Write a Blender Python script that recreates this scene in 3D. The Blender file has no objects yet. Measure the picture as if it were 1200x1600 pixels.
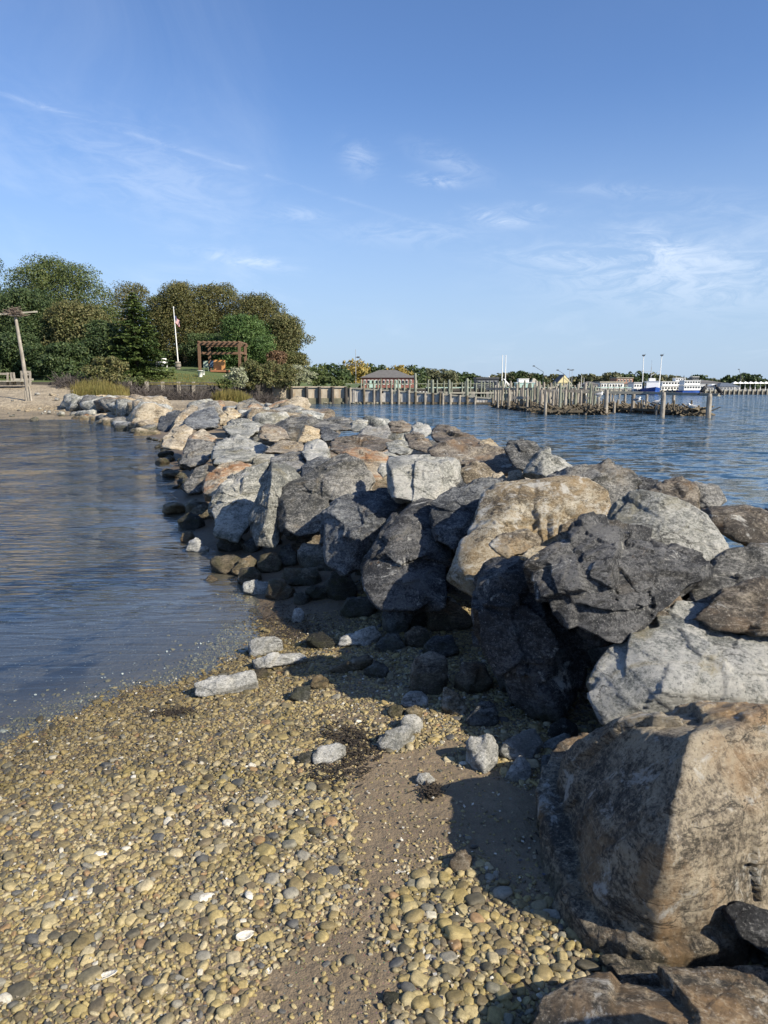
import bpy, bmesh, math, random
import numpy as np
from mathutils import Vector, Euler, Matrix

# ---------------------------------------------------------------- camera, world, sun
scn = bpy.context.scene
COL = scn.collection
FPX, TILT, CAMZ = 1150.0, math.radians(9.62), 1.75
cam_d = bpy.data.cameras.new('camera')
cam = bpy.data.objects.new('camera', cam_d)
COL.objects.link(cam)
cam.location = (0, 0, CAMZ)
cam.rotation_euler = (math.radians(90) - TILT, 0, 0)
cam_d.sensor_fit = 'VERTICAL'
cam_d.sensor_height = 32.0
cam_d.lens = FPX / 1600.0 * 32.0
cam_d.clip_start = 0.05
cam_d.clip_end = 6000
scn.camera = cam

SUN_EL = math.radians(35)
SUN_DIR = Vector((0.81, -0.585, 0)).normalized()
world = bpy.data.worlds.new('World')
scn.world = world
world.use_nodes = True
sun_d = bpy.data.lights.new('sun', 'SUN')
sun_d.energy = 5.0
sun_d.angle = math.radians(0.53)
sun_d.color = (1.0, 0.90, 0.74)
sun = bpy.data.objects.new('sun', sun_d)
COL.objects.link(sun)
sun.location = (30, -20, 40)
sv = Vector((SUN_DIR.x * math.cos(SUN_EL), SUN_DIR.y * math.cos(SUN_EL), math.sin(SUN_EL)))
sun.rotation_euler = sv.to_track_quat('Z', 'Y').to_euler()
scn.view_settings.view_transform = 'Standard'
scn.view_settings.look = 'None'
scn.view_settings.exposure = 0.72
scn.view_settings.gamma = 1.0
scn.view_settings.use_curve_mapping = False
scn.render.engine = 'CYCLES'
scn.cycles.max_bounces = 6
scn.cycles.diffuse_bounces = 2
scn.cycles.glossy_bounces = 3
scn.cycles.transparent_max_bounces = 12
scn.cycles.caustics_reflective = False
scn.cycles.caustics_refractive = False
scn.cycles.use_denoising = True

CT, ST = math.cos(TILT), math.sin(TILT)
def ray(u, v):
    dv = v - 800.0
    return np.array([(u - 600.0), FPX * CT - dv * ST, -FPX * ST - dv * CT])
def W(u, v, y):
    """world point seen at photograph pixel (u, v), y metres ahead"""
    d = ray(u, v)
    return np.array([0, 0, CAMZ]) + d * (y / d[1])
def WZ(u, v, z=0.0):
    d = ray(u, v)
    return np.array([0, 0, CAMZ]) + d * ((z - CAMZ) / d[2])
def PX(p):
    q = np.asarray(p, float) - np.array([0, 0, CAMZ])
    f = q[..., 1] * CT - q[..., 2] * ST
    up = q[..., 1] * ST + q[..., 2] * CT
    return 600 + FPX * q[..., 0] / f, 800 - FPX * up / f

# ---------------------------------------------------------------- node helper
class NT:
    def __init__(s, tree):
        s.t = tree; s.n = tree.nodes; s.l = tree.links
    def new(s, typ, **kw):
        nd = s.n.new(typ)
        ins = kw.pop('ins', {})
        for k, v in kw.items(): setattr(nd, k, v)
        for k, v in ins.items():
            if isinstance(v, bpy.types.NodeSocket): s.l.new(v, nd.inputs[k])
            else: nd.inputs[k].default_value = v
        return nd
    def math(s, op, a, b=0.0, c=0.0, clamp=False):
        nd = s.n.new('ShaderNodeMath'); nd.operation = op; nd.use_clamp = clamp
        for i, v in enumerate((a, b, c)):
            if isinstance(v, bpy.types.NodeSocket): s.l.new(v, nd.inputs[i])
            else: nd.inputs[i].default_value = v
        return nd.outputs[0]
    def vmath(s, op, a, b=(0, 0, 0), scale=None):
        nd = s.n.new('ShaderNodeVectorMath'); nd.operation = op
        for i, v in enumerate((a, b)):
            if isinstance(v, bpy.types.NodeSocket): s.l.new(v, nd.inputs[i])
            else: nd.inputs[i].default_value = v
        if scale is not None:
            if isinstance(scale, bpy.types.NodeSocket): s.l.new(scale, nd.inputs['Scale'])
            else: nd.inputs['Scale'].default_value = scale
        return nd.outputs['Value'] if op in ('DOT_PRODUCT', 'LENGTH') else nd.outputs[0]
    def noise(s, vec, scale, detail=4, rough=0.55, dist=0.0):
        nd = s.new('ShaderNodeTexNoise', ins={'Scale': scale, 'Detail': detail, 'Roughness': rough, 'Distortion': dist})
        if vec is not None: s.l.new(vec, nd.inputs['Vector'])
        return nd.outputs['Fac']
    def ramp(s, fac, stops, interp='LINEAR'):
        nd = s.n.new('ShaderNodeValToRGB'); nd.color_ramp.interpolation = interp
        e = nd.color_ramp.elements
        while len(e) < len(stops): e.new(0.5)
        for el, (p, c) in zip(e, stops):
            el.position = p
            el.color = (c, c, c, 1) if isinstance(c, (int, float)) else (*c, 1)
        s.l.new(fac, nd.inputs[0])
        return nd.outputs[0]
    def mix(s, fac, a, b, mode='MIX'):
        nd = s.n.new('ShaderNodeMix'); nd.data_type = 'RGBA'; nd.blend_type = mode
        for k, v in ((0, fac), (6, a), (7, b)):
            if isinstance(v, bpy.types.NodeSocket): s.l.new(v, nd.inputs[k])
            else: nd.inputs[k].default_value = v if k == 0 else (*v[:3], 1)
        return nd.outputs[2]
    def mapr(s, v, a, b, c=0.0, d=1.0, smooth=False):
        nd = s.n.new('ShaderNodeMapRange')
        if smooth: nd.interpolation_type = 'SMOOTHSTEP'
        s.l.new(v, nd.inputs[0])
        for i, q in enumerate((a, b, c, d)): nd.inputs[i + 1].default_value = q
        return nd.outputs[0]

# ---------------------------------------------------------------- sky: Nishita with cirrus
wt = NT(world.node_tree)
wt.n.clear()
sky = wt.new('ShaderNodeTexSky', sky_type='NISHITA', sun_disc=False, sun_elevation=SUN_EL,
             sun_rotation=math.atan2(SUN_DIR.x, SUN_DIR.y), altitude=0, air_density=0.95, dust_density=0.7, ozone_density=2.6)
tc = wt.new('ShaderNodeTexCoord')
dirv = wt.vmath('NORMALIZE', tc.outputs['Generated'])
sep = wt.new('ShaderNodeSeparateXYZ', ins={0: dirv})
zz = wt.math('MAXIMUM', sep.outputs[2], 0.03)
px_ = wt.math('DIVIDE', sep.outputs[0], wt.math('ADD', zz, 0.06))
py_ = wt.math('DIVIDE', sep.outputs[1], wt.math('ADD', zz, 0.06))
comb = wt.new('ShaderNodeCombineXYZ', ins={0: px_, 1: py_})
mp = wt.new('ShaderNodeMapping', ins={'Vector': comb.outputs[0], 'Rotation': (0, 0, 0.5), 'Scale': (0.9, 0.35, 1)})
n1 = wt.noise(mp.outputs[0], 1.6, 9, 0.62, 0.7)
n2 = wt.noise(mp.outputs[0], 0.5, 3, 0.5, 0.2)
veil = wt.math('MULTIPLY', wt.mapr(n1, 0.45, 0.8, 0, 1, True), wt.mapr(n2, 0.42, 0.65, 0.0, 1, True))
veil = wt.math('MULTIPLY', veil, 0.17)
cloud = veil
wisps = [  # direction pixel, half length, half width, tilt, strength
    (680, 283, 36, 8, 0.12, 0.5), (782, 343, 50, 11, 0.10, 0.5), (372, 406, 78, 9, 0.17, 0.55), (560, 248, 28, 22, 0.7, 0.3),
    (1020, 385, 60, 22, 0.5, 0.26), (1060, 440, 190, 50, 0.05, 0.4), (840, 326, 40, 7, 0.1, 0.3), (700, 255, 60, 16, 0.4, 0.22),
    (60, 165, 50, 4, 0.3, 0.15), (330, 248, 330, 3, 0.30, 0.13), (230, 280, 190, 60, 0.3, 0.14), (475, 338, 40, 10, 0.0, 0.22), (640, 368, 100, 18, 0.0, 0.2), (960, 300, 90, 9, 0.06, 0.16), (1130, 335, 130, 30, 0.1, 0.10), (900, 405, 130, 14, 0.0, 0.18), (1090, 400, 80, 12, 0.25, 0.1)]
wn = wt.noise(dirv, 26, 9, 0.66, 1.2)
wnd = wt.new('ShaderNodeMapping', ins={'Vector': dirv, 'Scale': (1, 1, 3.2)})
wn = wt.math('MULTIPLY', wt.noise(wnd.outputs[0], 17, 10, 0.7, 0.9), 1.0)
for (u, v, hl, hw, tl, st) in wisps:
    d0 = ray(u, v); L = float(np.linalg.norm(d0)); d0 = Vector(d0 / L)
    a = Vector(ray(u + 10 * math.cos(tl), v + 10 * math.sin(tl))).normalized() - d0
    a = (a - d0 * a.dot(d0)).normalized(); b = d0.cross(a).normalized()
    da = wt.vmath('DOT_PRODUCT', dirv, tuple(a)); db = wt.vmath('DOT_PRODUCT', dirv, tuple(b))
    wob = wt.math('MULTIPLY', wt.math('SUBTRACT', wn, 0.5), hw * 1.6 / L)
    ea = wt.math('POWER', wt.math('MULTIPLY', da, L / hl), 2.0)
    eb = wt.math('POWER', wt.math('MULTIPLY', wt.math('ADD', db, wob), L / hw), 2.0)
    front = wt.math('GREATER_THAN', wt.vmath('DOT_PRODUCT', dirv, tuple(d0)), 0.0)
    g = wt.math('EXPONENT', wt.math('MULTIPLY', wt.math('ADD', ea, eb), -1.0))
    g = wt.math('MULTIPLY', wt.math('MULTIPLY', g, front), wt.mapr(wn, 0.36, 0.66, 0.0, st * 0.85, True))
    cloud = wt.math('ADD', cloud, g)
cloud = wt.math('MINIMUM', cloud, 0.75)
skyc = wt.mix(1.0, sky.outputs[0], (0.92, 1.10, 1.37), 'MULTIPLY')
hz = wt.mapr(sep.outputs[2], -0.02, 0.36, 0.82, 0.0, True)   # thin pale haze low over the water
skyc = wt.mix(hz, skyc, (3.9, 5.05, 6.7))
skyc = wt.mix(cloud, skyc, (8.2, 8.9, 9.8))
bg = wt.new('ShaderNodeBackground', ins={'Color': skyc, 'Strength': 0.077})
wo = wt.new('ShaderNodeOutputWorld', ins={'Surface': bg.outputs[0]})

# ---------------------------------------------------------------- object helpers
def tag(o, label=None, cat=None, group=None, kind=None):
    if label: o['label'] = label
    if cat: o['category'] = cat
    if group: o['group'] = group
    if kind: o['kind'] = kind
    return o
def empty(name, loc=(0, 0, 0), rz=0.0):
    o = bpy.data.objects.new(name, None); COL.objects.link(o)
    o.location = loc; o.rotation_euler = (0, 0, rz); o.empty_display_size = 0.3
    return o
def np_mesh(name, V, F, mat=None, smooth=False):
    V = np.ascontiguousarray(V, dtype=np.float32); F = np.ascontiguousarray(F, dtype=np.int32)
    me = bpy.data.meshes.new(name)
    n, k = F.shape
    me.vertices.add(len(V)); me.vertices.foreach_set('co', V.ravel())
    me.loops.add(n * k); me.loops.foreach_set('vertex_index', F.ravel())
    me.polygons.add(n); me.polygons.foreach_set('loop_start', np.arange(0, n * k, k, dtype=np.int32))
    me.polygons.foreach_set('loop_total', np.full(n, k, dtype=np.int32))
    me.polygons.foreach_set('use_smooth', np.full(n, bool(smooth)))
    me.update(calc_edges=True)
    if mat: me.materials.append(mat)
    return me
def link(name, me, parent=None, loc=(0, 0, 0)):
    o = bpy.data.objects.new(name, me); COL.objects.link(o)
    o.location = loc
    if parent is not None: o.parent = parent
    return o
def copy_tree(o, parent=None):
    c = o.copy(); COL.objects.link(c); c.parent = parent
    for ch in o.children: copy_tree(ch, c)
    return c

class MB:
    """collects boxes, bars and tubes for one mesh"""
    def __init__(s): s.v = []; s.f = []; s.mi = []
    def add(s, V, F, mi=0):
        b = len(s.v); s.v += [tuple(map(float, p)) for p in V]
        s.f += [tuple(b + i for i in f) for f in F]; s.mi += [mi] * len(F)
    def box(s, c, h, rz=0.0, mi=0, jit=0.0):
        c = np.asarray(c, float); co, si = math.cos(rz), math.sin(rz); V = []
        for sz in (-1, 1):
            for sy in (-1, 1):
                for sx in (-1, 1):
                    x, y, z = sx * h[0], sy * h[1], sz * h[2]
                    if jit: x += random.uniform(-jit, jit); y += random.uniform(-jit, jit); z += random.uniform(-jit, jit)
                    V.append(c + np.array([x * co - y * si, x * si + y * co, z]))
        s.add(V, [(0, 2, 3, 1), (4, 5, 7, 6), (0, 1, 5, 4), (2, 6, 7, 3), (0, 4, 6, 2), (1, 3, 7, 5)], mi)
    def bar(s, a, b, w, h, mi=0):
        a = np.asarray(a, float); b = np.asarray(b, float); d = b - a; L = np.linalg.norm(d); d = d / L
        up = np.array([0, 0, 1.0]) if abs(d[2]) < 0.95 else np.array([0, 1.0, 0])
        sd = np.cross(d, up); sd /= np.linalg.norm(sd); up = np.cross(sd, d)
        V = []
        for p in (a, b):
            for (i, j) in ((-1, -1), (1, -1), (1, 1), (-1, 1)): V.append(p + sd * i * w / 2 + up * j * h / 2)
        s.add(V, [(3, 2, 1, 0), (4, 5, 6, 7), (0, 1, 5, 4), (1, 2, 6, 5), (2, 3, 7, 6), (3, 0, 4, 7)], mi)
    def tube(s, pts, rad, n=8, mi=0, cap=True):
        pts = [np.asarray(p, float) for p in pts]
        if not hasattr(rad, '__len__'): rad = [rad] * len(pts)
        rings = []
        for i, p in enumerate(pts):
            d = pts[min(i + 1, len(pts) - 1)] - pts[max(i - 1, 0)]; d /= max(np.linalg.norm(d), 1e-9)
            up = np.array([0, 0, 1.0]) if abs(d[2]) < 0.9 else np.array([0, 1.0, 0])
            a = np.cross(d, up); a /= np.linalg.norm(a); b = np.cross(d, a)
            rings.append([p + (a * math.cos(t) + b * math.sin(t)) * rad[i] for t in np.linspace(0, 2 * math.pi, n, endpoint=False)])
        V = [q for r in rings for q in r]; F = []
        for i in range(len(pts) - 1):
            for k in range(n):
                a0, a1 = i * n + k, i * n + (k + 1) % n
                F.append((a0, a1, a1 + n, a0 + n))
        s.add(V, F, mi)
        if cap:
            b = len(s.v) - len(V)
            s.f.append(tuple(b + k for k in range(n))[::-1]); s.mi.append(mi)
            s.f.append(tuple(b + (len(pts) - 1) * n + k for k in range(n))); s.mi.append(mi)
    def lathe(s, c, prof, n=12, mi=0):
        V = []; F = []
        for r, z in prof:
            for t in np.linspace(0, 2 * math.pi, n, endpoint=False): V.append((c[0] + r * math.cos(t), c[1] + r * math.sin(t), c[2] + z))
        for i in range(len(prof) - 1):
            for k in range(n):
                a0, a1 = i * n + k, i * n + (k + 1) % n
                F.append((a0, a1, a1 + n, a0 + n))
        s.add(V, F, mi)
    def build(s, name, mats, parent=None, origin=(0, 0, 0), smooth=False):
        if not isinstance(mats, (list, tuple)): mats = [mats]
        o0 = np.asarray(origin, float)
        me = bpy.data.meshes.new(name)
        me.from_pydata([tuple(np.array(p) - o0) for p in s.v], [], s.f)
        for m in mats: me.materials.append(m)
        if len(mats) > 1: me.polygons.foreach_set('material_index', s.mi)
        if smooth: me.polygons.foreach_set('use_smooth', [True] * len(s.f))
        me.update()
        return link(name, me, parent, tuple(o0))

# ---------------------------------------------------------------- numpy noise
_rng = np.random.RandomState(7)
_perm = _rng.permutation(256); _perm = np.concatenate([_perm, _perm, _perm])
_grad = _rng.normal(size=(256, 3)); _grad /= np.linalg.norm(_grad, axis=1)[:, None]
def gnoise(P):
    P = np.asarray(P, float); i = np.floor(P).astype(int); f = P - i; i &= 255
    u = f * f * f * (f * (f * 6 - 15) + 10); res = 0
    for dx in (0, 1):
        for dy in (0, 1):
            for dz in (0, 1):
                h = _perm[_perm[_perm[(i[:, 0] + dx) & 255] + ((i[:, 1] + dy) & 255)] + ((i[:, 2] + dz) & 255)] & 255
                g = _grad[h]
                d = (f - np.array([dx, dy, dz]))
                w = (u[:, 0] if dx else 1 - u[:, 0]) * (u[:, 1] if dy else 1 - u[:, 1]) * (u[:, 2] if dz else 1 - u[:, 2])
                res = res + w * (g * d).sum(1)
    return res
def fbm(P, o=4, lac=2.1, g=0.5):
    r = 0; a = 1.0
    for k in range(o):
        r = r + a * gnoise(P + 17.3 * k); P = P * lac; a *= g
    return r

# ---------------------------------------------------------------- materials
def mat_new(name):
    m = bpy.data.materials.new(name); m.use_nodes = True
    t = NT(m.node_tree); t.n.clear()
    out = t.new('ShaderNodeOutputMaterial')
    return m, t, out
def principled(t, out, **ins):
    p = t.new('ShaderNodeBsdfPrincipled', ins=ins)
    t.l.new(p.outputs[0], out.inputs[0]); return p
def simple(name, col, rough=0.7, var=0.25, scale=8.0, bump=0.2, metallic=0.0, streak=None, island=False):
    """weathered surface of one colour: blotches, optional vertical streaks, fine relief"""
    m, t, out = mat_new(name)
    tc = t.new('ShaderNodeTexCoord'); oi = t.new('ShaderNodeObjectInfo')
    vec = t.vmath('ADD', tc.outputs['Object'], t.vmath('SCALE', (7.1, 3.3, 9.7), scale=oi.outputs['Random']))
    n = t.noise(vec, scale, 6, 0.6)
    c = t.ramp(n, [(0.28, tuple(x * (1 - var) for x in col)), (0.72, tuple(min(1, x * (1 + var)) for x in col))])
    if streak:
        mpn = t.new('ShaderNodeMapping', ins={'Vector': vec, 'Scale': (scale * 1.5, scale * 1.5, 0.6)})
        s = t.noise(mpn.outputs[0], 1.0, 4, 0.6)
        c = t.mix(t.mapr(s, 0.5, 0.68, 0, 0.85), c, streak)
    if island:
        g = t.new('ShaderNodeNewGeometry')
        c = t.mix(1.0, c, t.ramp(g.outputs['Random Per Island'], [(0, 0.7), (1, 1.25)]), 'MULTIPLY')
    bp = t.new('ShaderNodeBump', ins={'Strength': bump, 'Distance': 0.02, 'Height': t.noise(vec, scale * 5, 4)})
    principled(t, out, **{'Base Color': c, 'Roughness': rough, 'Metallic': metallic, 'Normal': bp.outputs[0]})
    return m

def rock_mat(name, dark, mid, light, stain=None, st_amt=0.5, white=0.0, grain=1.0, tide=True, streak=0.5):
    m, t, out = mat_new(name)
    tc = t.new('ShaderNodeTexCoord'); oi = t.new('ShaderNodeObjectInfo'); ge = t.new('ShaderNodeNewGeometry')
    off = t.vmath('SCALE', (31.0, 17.0, 53.0), scale=oi.outputs['Random'])
    vec = t.vmath('ADD', tc.outputs['Object'], off)
    rot = t.new('ShaderNodeMapping', ins={'Vector': vec, 'Rotation': (0.6, 0.9, 0.3), 'Scale': (1, 1, 3.6)})
    t.l.new(t.vmath('SCALE', (2.1, 3.0, 1.7), scale=oi.outputs['Random']), rot.inputs['Rotation'])
    big = t.noise(vec, 1.9, 5, 0.6, 0.4)
    med = t.noise(rot.outputs[0], 5.0, 12, 0.74, 0.35)
    fine = t.noise(vec, 60, 8, 0.82)
    blot = t.noise(vec, 12, 10, 0.78, 0.2)
    f = t.math('ADD', t.math('MULTIPLY', t.math('SUBTRACT', big, 0.17), 0.63), t.math('MULTIPLY', med, 0.58 if streak else 0.3))
    f = t.math('ADD', f, t.math('MULTIPLY', t.math('SUBTRACT', blot, 0.5), 0.55))
    f = t.math('ADD', f, t.math('MULTIPLY', t.math('SUBTRACT', fine, 0.5), 1.05 * grain))
    f = t.math('ADD', f, t.mapr(oi.outputs['Random'], 0, 1, -0.05, 0.05))
    c = t.ramp(f, [(0.385, dark), (0.5, mid), (0.62, light)])
    if stain:
        sn = t.noise(t.vmath('ADD', vec, (9, 4, 2)), 2.3, 8, 0.68, 0.8)
        c = t.mix(t.mapr(sn, 0.62 - 0.25 * st_amt, 0.74 - 0.22 * st_amt, 0, 0.85), c, stain)
    # orange lichen and iron blooms, small
    ln = t.noise(t.vmath('ADD', vec, (3, 14, 5)), 5.5, 6, 0.7, 0.3)
    c = t.mix(t.mapr(ln, 0.66, 0.74, 0, 0.55), c, (0.33, 0.19, 0.085))
    # quartz veins
    vn = t.noise(rot.outputs[0], 1.6, 8, 0.6, 2.0)
    vein = t.math('SUBTRACT', 1.0, t.mapr(t.math('ABSOLUTE', t.math('SUBTRACT', vn, 0.5)), 0.0, 0.016, 0, 1))
    c = t.mix(t.math('MULTIPLY', vein, t.mapr(blot, 0.4, 0.6, 0.05, 0.5)), c, tuple(min(1, x * 1.5 + 0.05) for x in light))
    if white:
        wn_ = t.noise(t.vmath('ADD', vec, (1, 24, 8)), 7.0, 8, 0.75, 0.5)
        c = t.mix(t.mapr(wn_, 0.60 - 0.08 * white, 0.66 - 0.05 * white, 0, 0.8), c, (0.6, 0.59, 0.54))
    # crystals: sparse dark mica and pale feldspar specks
    sp = t.noise(vec, 120, 3, 0.6)
    c = t.mix(t.mapr(sp, 0.62, 0.7, 0, 0.5), c, (0.5, 0.49, 0.45))
    c = t.mix(t.mapr(sp, 0.38, 0.30, 0, 0.5), c, (0.03, 0.03, 0.033))
    rough = 0.72
    if tide:   # weed and wet line below the reach of the tide
        sz = t.new('ShaderNodeSeparateXYZ', ins={0: ge.outputs['Position']})
        zt = t.math('ADD', sz.outputs[2], t.math('MULTIPLY', t.math('SUBTRACT', t.noise(ge.outputs['Position'], 2.5, 5, 0.6), 0.5), 0.28))
        ti = t.mapr(zt, 0.26, 0.06, 0, 0.8, True)
        c = t.mix(ti, c, t.mix(1.0, c, (0.42, 0.36, 0.24), 'MULTIPLY'))
        rough = t.mapr(zt, 0.05, 0.2, 0.35, 0.72)
    if tide:
        gb = t.math('MULTIPLY', t.mapr(zt, 0.30, 0.16, 0, 1, True), t.mapr(zt, -0.02, 0.10, 0, 1, True))
        c = t.mix(t.math('MULTIPLY', gb, t.mapr(t.noise(ge.outputs['Position'], 9, 6, 0.7), 0.42, 0.6, 0.15, 0.75)), c, (0.038, 0.04, 0.014))
    # broken micro-planes: every fracture cell leans its own way
    wv = t.vmath('ADD', rot.outputs[0], t.vmath('SCALE', t.new('ShaderNodeTexNoise', ins={'Vector': vec, 'Scale': 5.0, 'Detail': 4.0}).outputs['Color'], scale=0.25))
    v1 = t.new('ShaderNodeTexVoronoi', ins={'Vector': wv, 'Scale': 4.5}).outputs['Color']; v2 = t.new('ShaderNodeTexVoronoi', ins={'Vector': wv, 'Scale': 15.0}).outputs['Color']
    fn = t.vmath('ADD', ge.outputs['Normal'], t.vmath('ADD', t.vmath('SCALE', t.vmath('SUBTRACT', v1, (.5, .5, .5)), scale=0.42), t.vmath('SCALE', t.vmath('SUBTRACT', v2, (.5, .5, .5)), scale=0.38)))
    fn = t.vmath('NORMALIZE', fn)
    ckn = t.math('ABSOLUTE', t.math('SUBTRACT', t.noise(wv, 1.5, 7, 0.6, 0.3), 0.5))
    crack = t.math('MULTIPLY', t.mapr(ckn, 0.010, 0.0, 0, 1), t.mapr(t.noise(vec, 2.1, 2, 0.5), 0.46, 0.56, 0, 0.85))
    c = t.mix(crack, c, (0.015, 0.014, 0.012))
    h1 = t.new('ShaderNodeBump', ins={'Normal': fn, 'Strength': 0.9, 'Distance': 0.07, 'Height': med})
    crk = t.math('ABSOLUTE', t.math('SUBTRACT', t.noise(rot.outputs[0], 7.0, 9, 0.62, 0.2), 0.5))
    h2 = t.new('ShaderNodeBump', ins={'Strength': 0.5, 'Distance': 0.05, 'Height': crk, 'Normal': h1.outputs[0]})
    h3 = t.new('ShaderNodeBump', ins={'Strength': 0.6, 'Distance': 0.018, 'Height': blot, 'Normal': h2.outputs[0]})
    h4 = t.new('ShaderNodeBump', ins={'Strength': 0.9, 'Distance': 0.01, 'Height': fine, 'Normal': h3.outputs[0]})
    principled(t, out, **{'Base Color': c, 'Roughness': rough, 'Normal': h4.outputs[0], 'Specular IOR Level': 0.4})
    return m
RM = {
    'pale': rock_mat('pale_gneiss', (0.12, 0.124, 0.112), (0.30, 0.302, 0.268), (0.50, 0.49, 0.445), (0.27, 0.245, 0.16), 0.2),
    'grey': rock_mat('grey_gneiss', (0.042, 0.044, 0.042), (0.145, 0.143, 0.132), (0.34, 0.33, 0.30), (0.2, 0.16, 0.105), 0.25),
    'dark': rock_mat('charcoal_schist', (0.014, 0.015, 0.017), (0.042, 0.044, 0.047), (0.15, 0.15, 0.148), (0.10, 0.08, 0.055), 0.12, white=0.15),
    'light': rock_mat('light_grey_granite', (0.19, 0.195, 0.18), (0.36, 0.36, 0.335), (0.56, 0.555, 0.52), (0.38, 0.34, 0.26), 0.1, tide=False),
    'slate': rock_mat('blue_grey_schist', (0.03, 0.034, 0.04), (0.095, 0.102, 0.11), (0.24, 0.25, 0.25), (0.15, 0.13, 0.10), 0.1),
    'tan': rock_mat('tan_granite', (0.11, 0.088, 0.06), (0.29, 0.24, 0.165), (0.48, 0.42, 0.32), (0.33, 0.23, 0.12), 0.35, white=0.2),
    'brown': rock_mat('brown_schist', (0.05, 0.042, 0.033), (0.15, 0.125, 0.095), (0.32, 0.28, 0.22), (0.22, 0.14, 0.075), 0.45, white=0.15),
    'rust': rock_mat('rust_stained_granite', (0.13, 0.10, 0.07), (0.30, 0.25, 0.175), (0.48, 0.43, 0.34), (0.30, 0.14, 0.05), 0.6),
    'gold': rock_mat('golden_granite', (0.15, 0.115, 0.07), (0.36, 0.28, 0.165), (0.54, 0.47, 0.34), (0.38, 0.24, 0.1), 0.4),
    'bird': rock_mat('guano_streaked_rock', (0.06, 0.05, 0.038), (0.27, 0.225, 0.15), (0.50, 0.46, 0.37), (0.30, 0.21, 0.10), 0.6, white=1.0),
    'hero': rock_mat('tan_brown_gneiss', (0.05, 0.046, 0.038), (0.185, 0.155, 0.115), (0.45, 0.385, 0.28), (0.36, 0.235, 0.12), 0.5, white=0.4),
    'white': rock_mat('whitish_gneiss', (0.10, 0.11, 0.105), (0.23, 0.24, 0.225), (0.45, 0.45, 0.42), (0.33, 0.27, 0.13), 0.3, white=0.9),
}

# ---------------------------------------------------------------- icospheres and boulders
_ico = {}
def ico(sub):
    if sub not in _ico:
        bm = bmesh.new(); bmesh.ops.create_icosphere(bm, subdivisions=sub, radius=1.0)
        V = np.array([v.co[:] for v in bm.verts]); V /= np.linalg.norm(V, axis=1)[:, None]
        F = np.array([[v.index for v in f.verts] for f in bm.faces]); bm.free(); _ico[sub] = (V, F)
    return _ico[sub]
def hull_planes(P):
    bm = bmesh.new()
    for p in P: bm.verts.new(tuple(p))
    bmesh.ops.convex_hull(bm, input=bm.verts)
    pl = []
    for f in bm.faces:
        f.normal_update(); n = np.array(f.normal); c = np.array(f.calc_center_median())
        if np.linalg.norm(n) > 0.5: pl.append((n, float(n @ c)))
    bm.free()
    return np.array([p[0] for p in pl]), np.array([p[1] for p in pl])
def boulder_geo(P, sub=4, seed=0, rough=1.0, sharp=110, chips=1.0, cuts=5):
    """boulder filling the convex hull of points P: soft hull edges, fracture facets, ledges, relief. Returns centre, V, F"""
    P = np.asarray(P, float); rs = np.random.RandomState(seed)
    c = (P.max(0) + P.min(0)) / 2 * 0.5 + P.mean(0) * 0.5
    ext = np.maximum((P.max(0) - P.min(0)) / 2, 1e-3); s = float(np.mean(ext))
    N, d = hull_planes((P - c) / ext)
    sg = np.sign(d); N = N * sg[:, None]; d = np.maximum(d * sg, 0.12)
    kc = cuts; cn = rs.normal(size=(kc, 3)); cn /= np.linalg.norm(cn, axis=1)[:, None]   # fracture planes cutting corners off
    hp = (P - c) / ext; cd = (hp @ cn.T).max(0) * rs.uniform(.78, .95, kc); N = np.vstack([N, cn]); d = np.concatenate([d, np.maximum(cd, .25)])
    D, F = ico(sub)
    dots = np.maximum(D @ N.T, 1e-4)
    r = d[None, :] / dots
    r = (np.maximum(r, 1e-3) ** (-sharp)).sum(1) ** (-1.0 / sharp)
    V = D * r[:, None] * ext
    Q = V / s
    wq = Q + 0.045 * np.stack([fbm(Q * 2.3 + 5 + seed % 50, 3), fbm(Q * 2.3 + 31, 3), fbm(Q * 2.3 + 77, 3)], 1)
    disp = np.zeros(len(V))
    for K, amp, beta in ((8, 0.045, 200), (36, 0.036, 1500), (180, 0.014, 5000)):
        if K > 60 and sub < 5: continue
        S = rs.normal(size=(K, 3)); S /= np.linalg.norm(S, axis=1)[:, None]
        S *= rs.uniform(0.75, 1.25, (K, 1)) * (ext / s)
        dist = (wq ** 2).sum(1)[:, None] - 2 * wq @ S.T + (S ** 2).sum(1)[None]
        w = np.exp(-beta * (dist - dist.min(1)[:, None])); w /= w.sum(1)[:, None]
        off = rs.uniform(-1, 1, K) * amp * chips
        G = rs.normal(size=(K, 3)) * amp * chips * 1.6 / math.sqrt(4.0 / max(K, 4) + 0.05) * 0.5
        disp += w @ off + (w @ G * wq).sum(1) - (w @ (G * S).sum(1))
    ax = rs.normal(size=3); ax /= np.linalg.norm(ax)
    lay = (wq @ ax) * rs.uniform(5, 8) + 0.5 * fbm(wq * 1.2 + 9, 2)
    led = (lay - np.floor(lay)); disp += (led ** 3) * 0.010 * rough      # broken bedding ledges
    disp += 0.010 * rough * fbm(Q * 1.7 + seed % 97, 2) - 0.016 * rough * np.abs(fbm(Q * 5 + 3, 4))
    if sub >= 5: disp += 0.006 * rough * (np.abs(fbm(Q * 18 + 8, 3)) - .2)
    V = V + D * (disp * s)[:, None]
    return c, V, F
def boulder(P, mat, sub=4, seed=0, name='boulder', label=None, group=None, cat='boulder', parent=None, **kw):
    c, V, F = boulder_geo(P, sub, seed, **kw)
    o = link(name, np_mesh(name, V, F, RM.get(mat, mat) if isinstance(mat, str) else mat, smooth=True), parent, tuple(c))
    if label: tag(o, label, cat, group)
    return o
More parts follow.
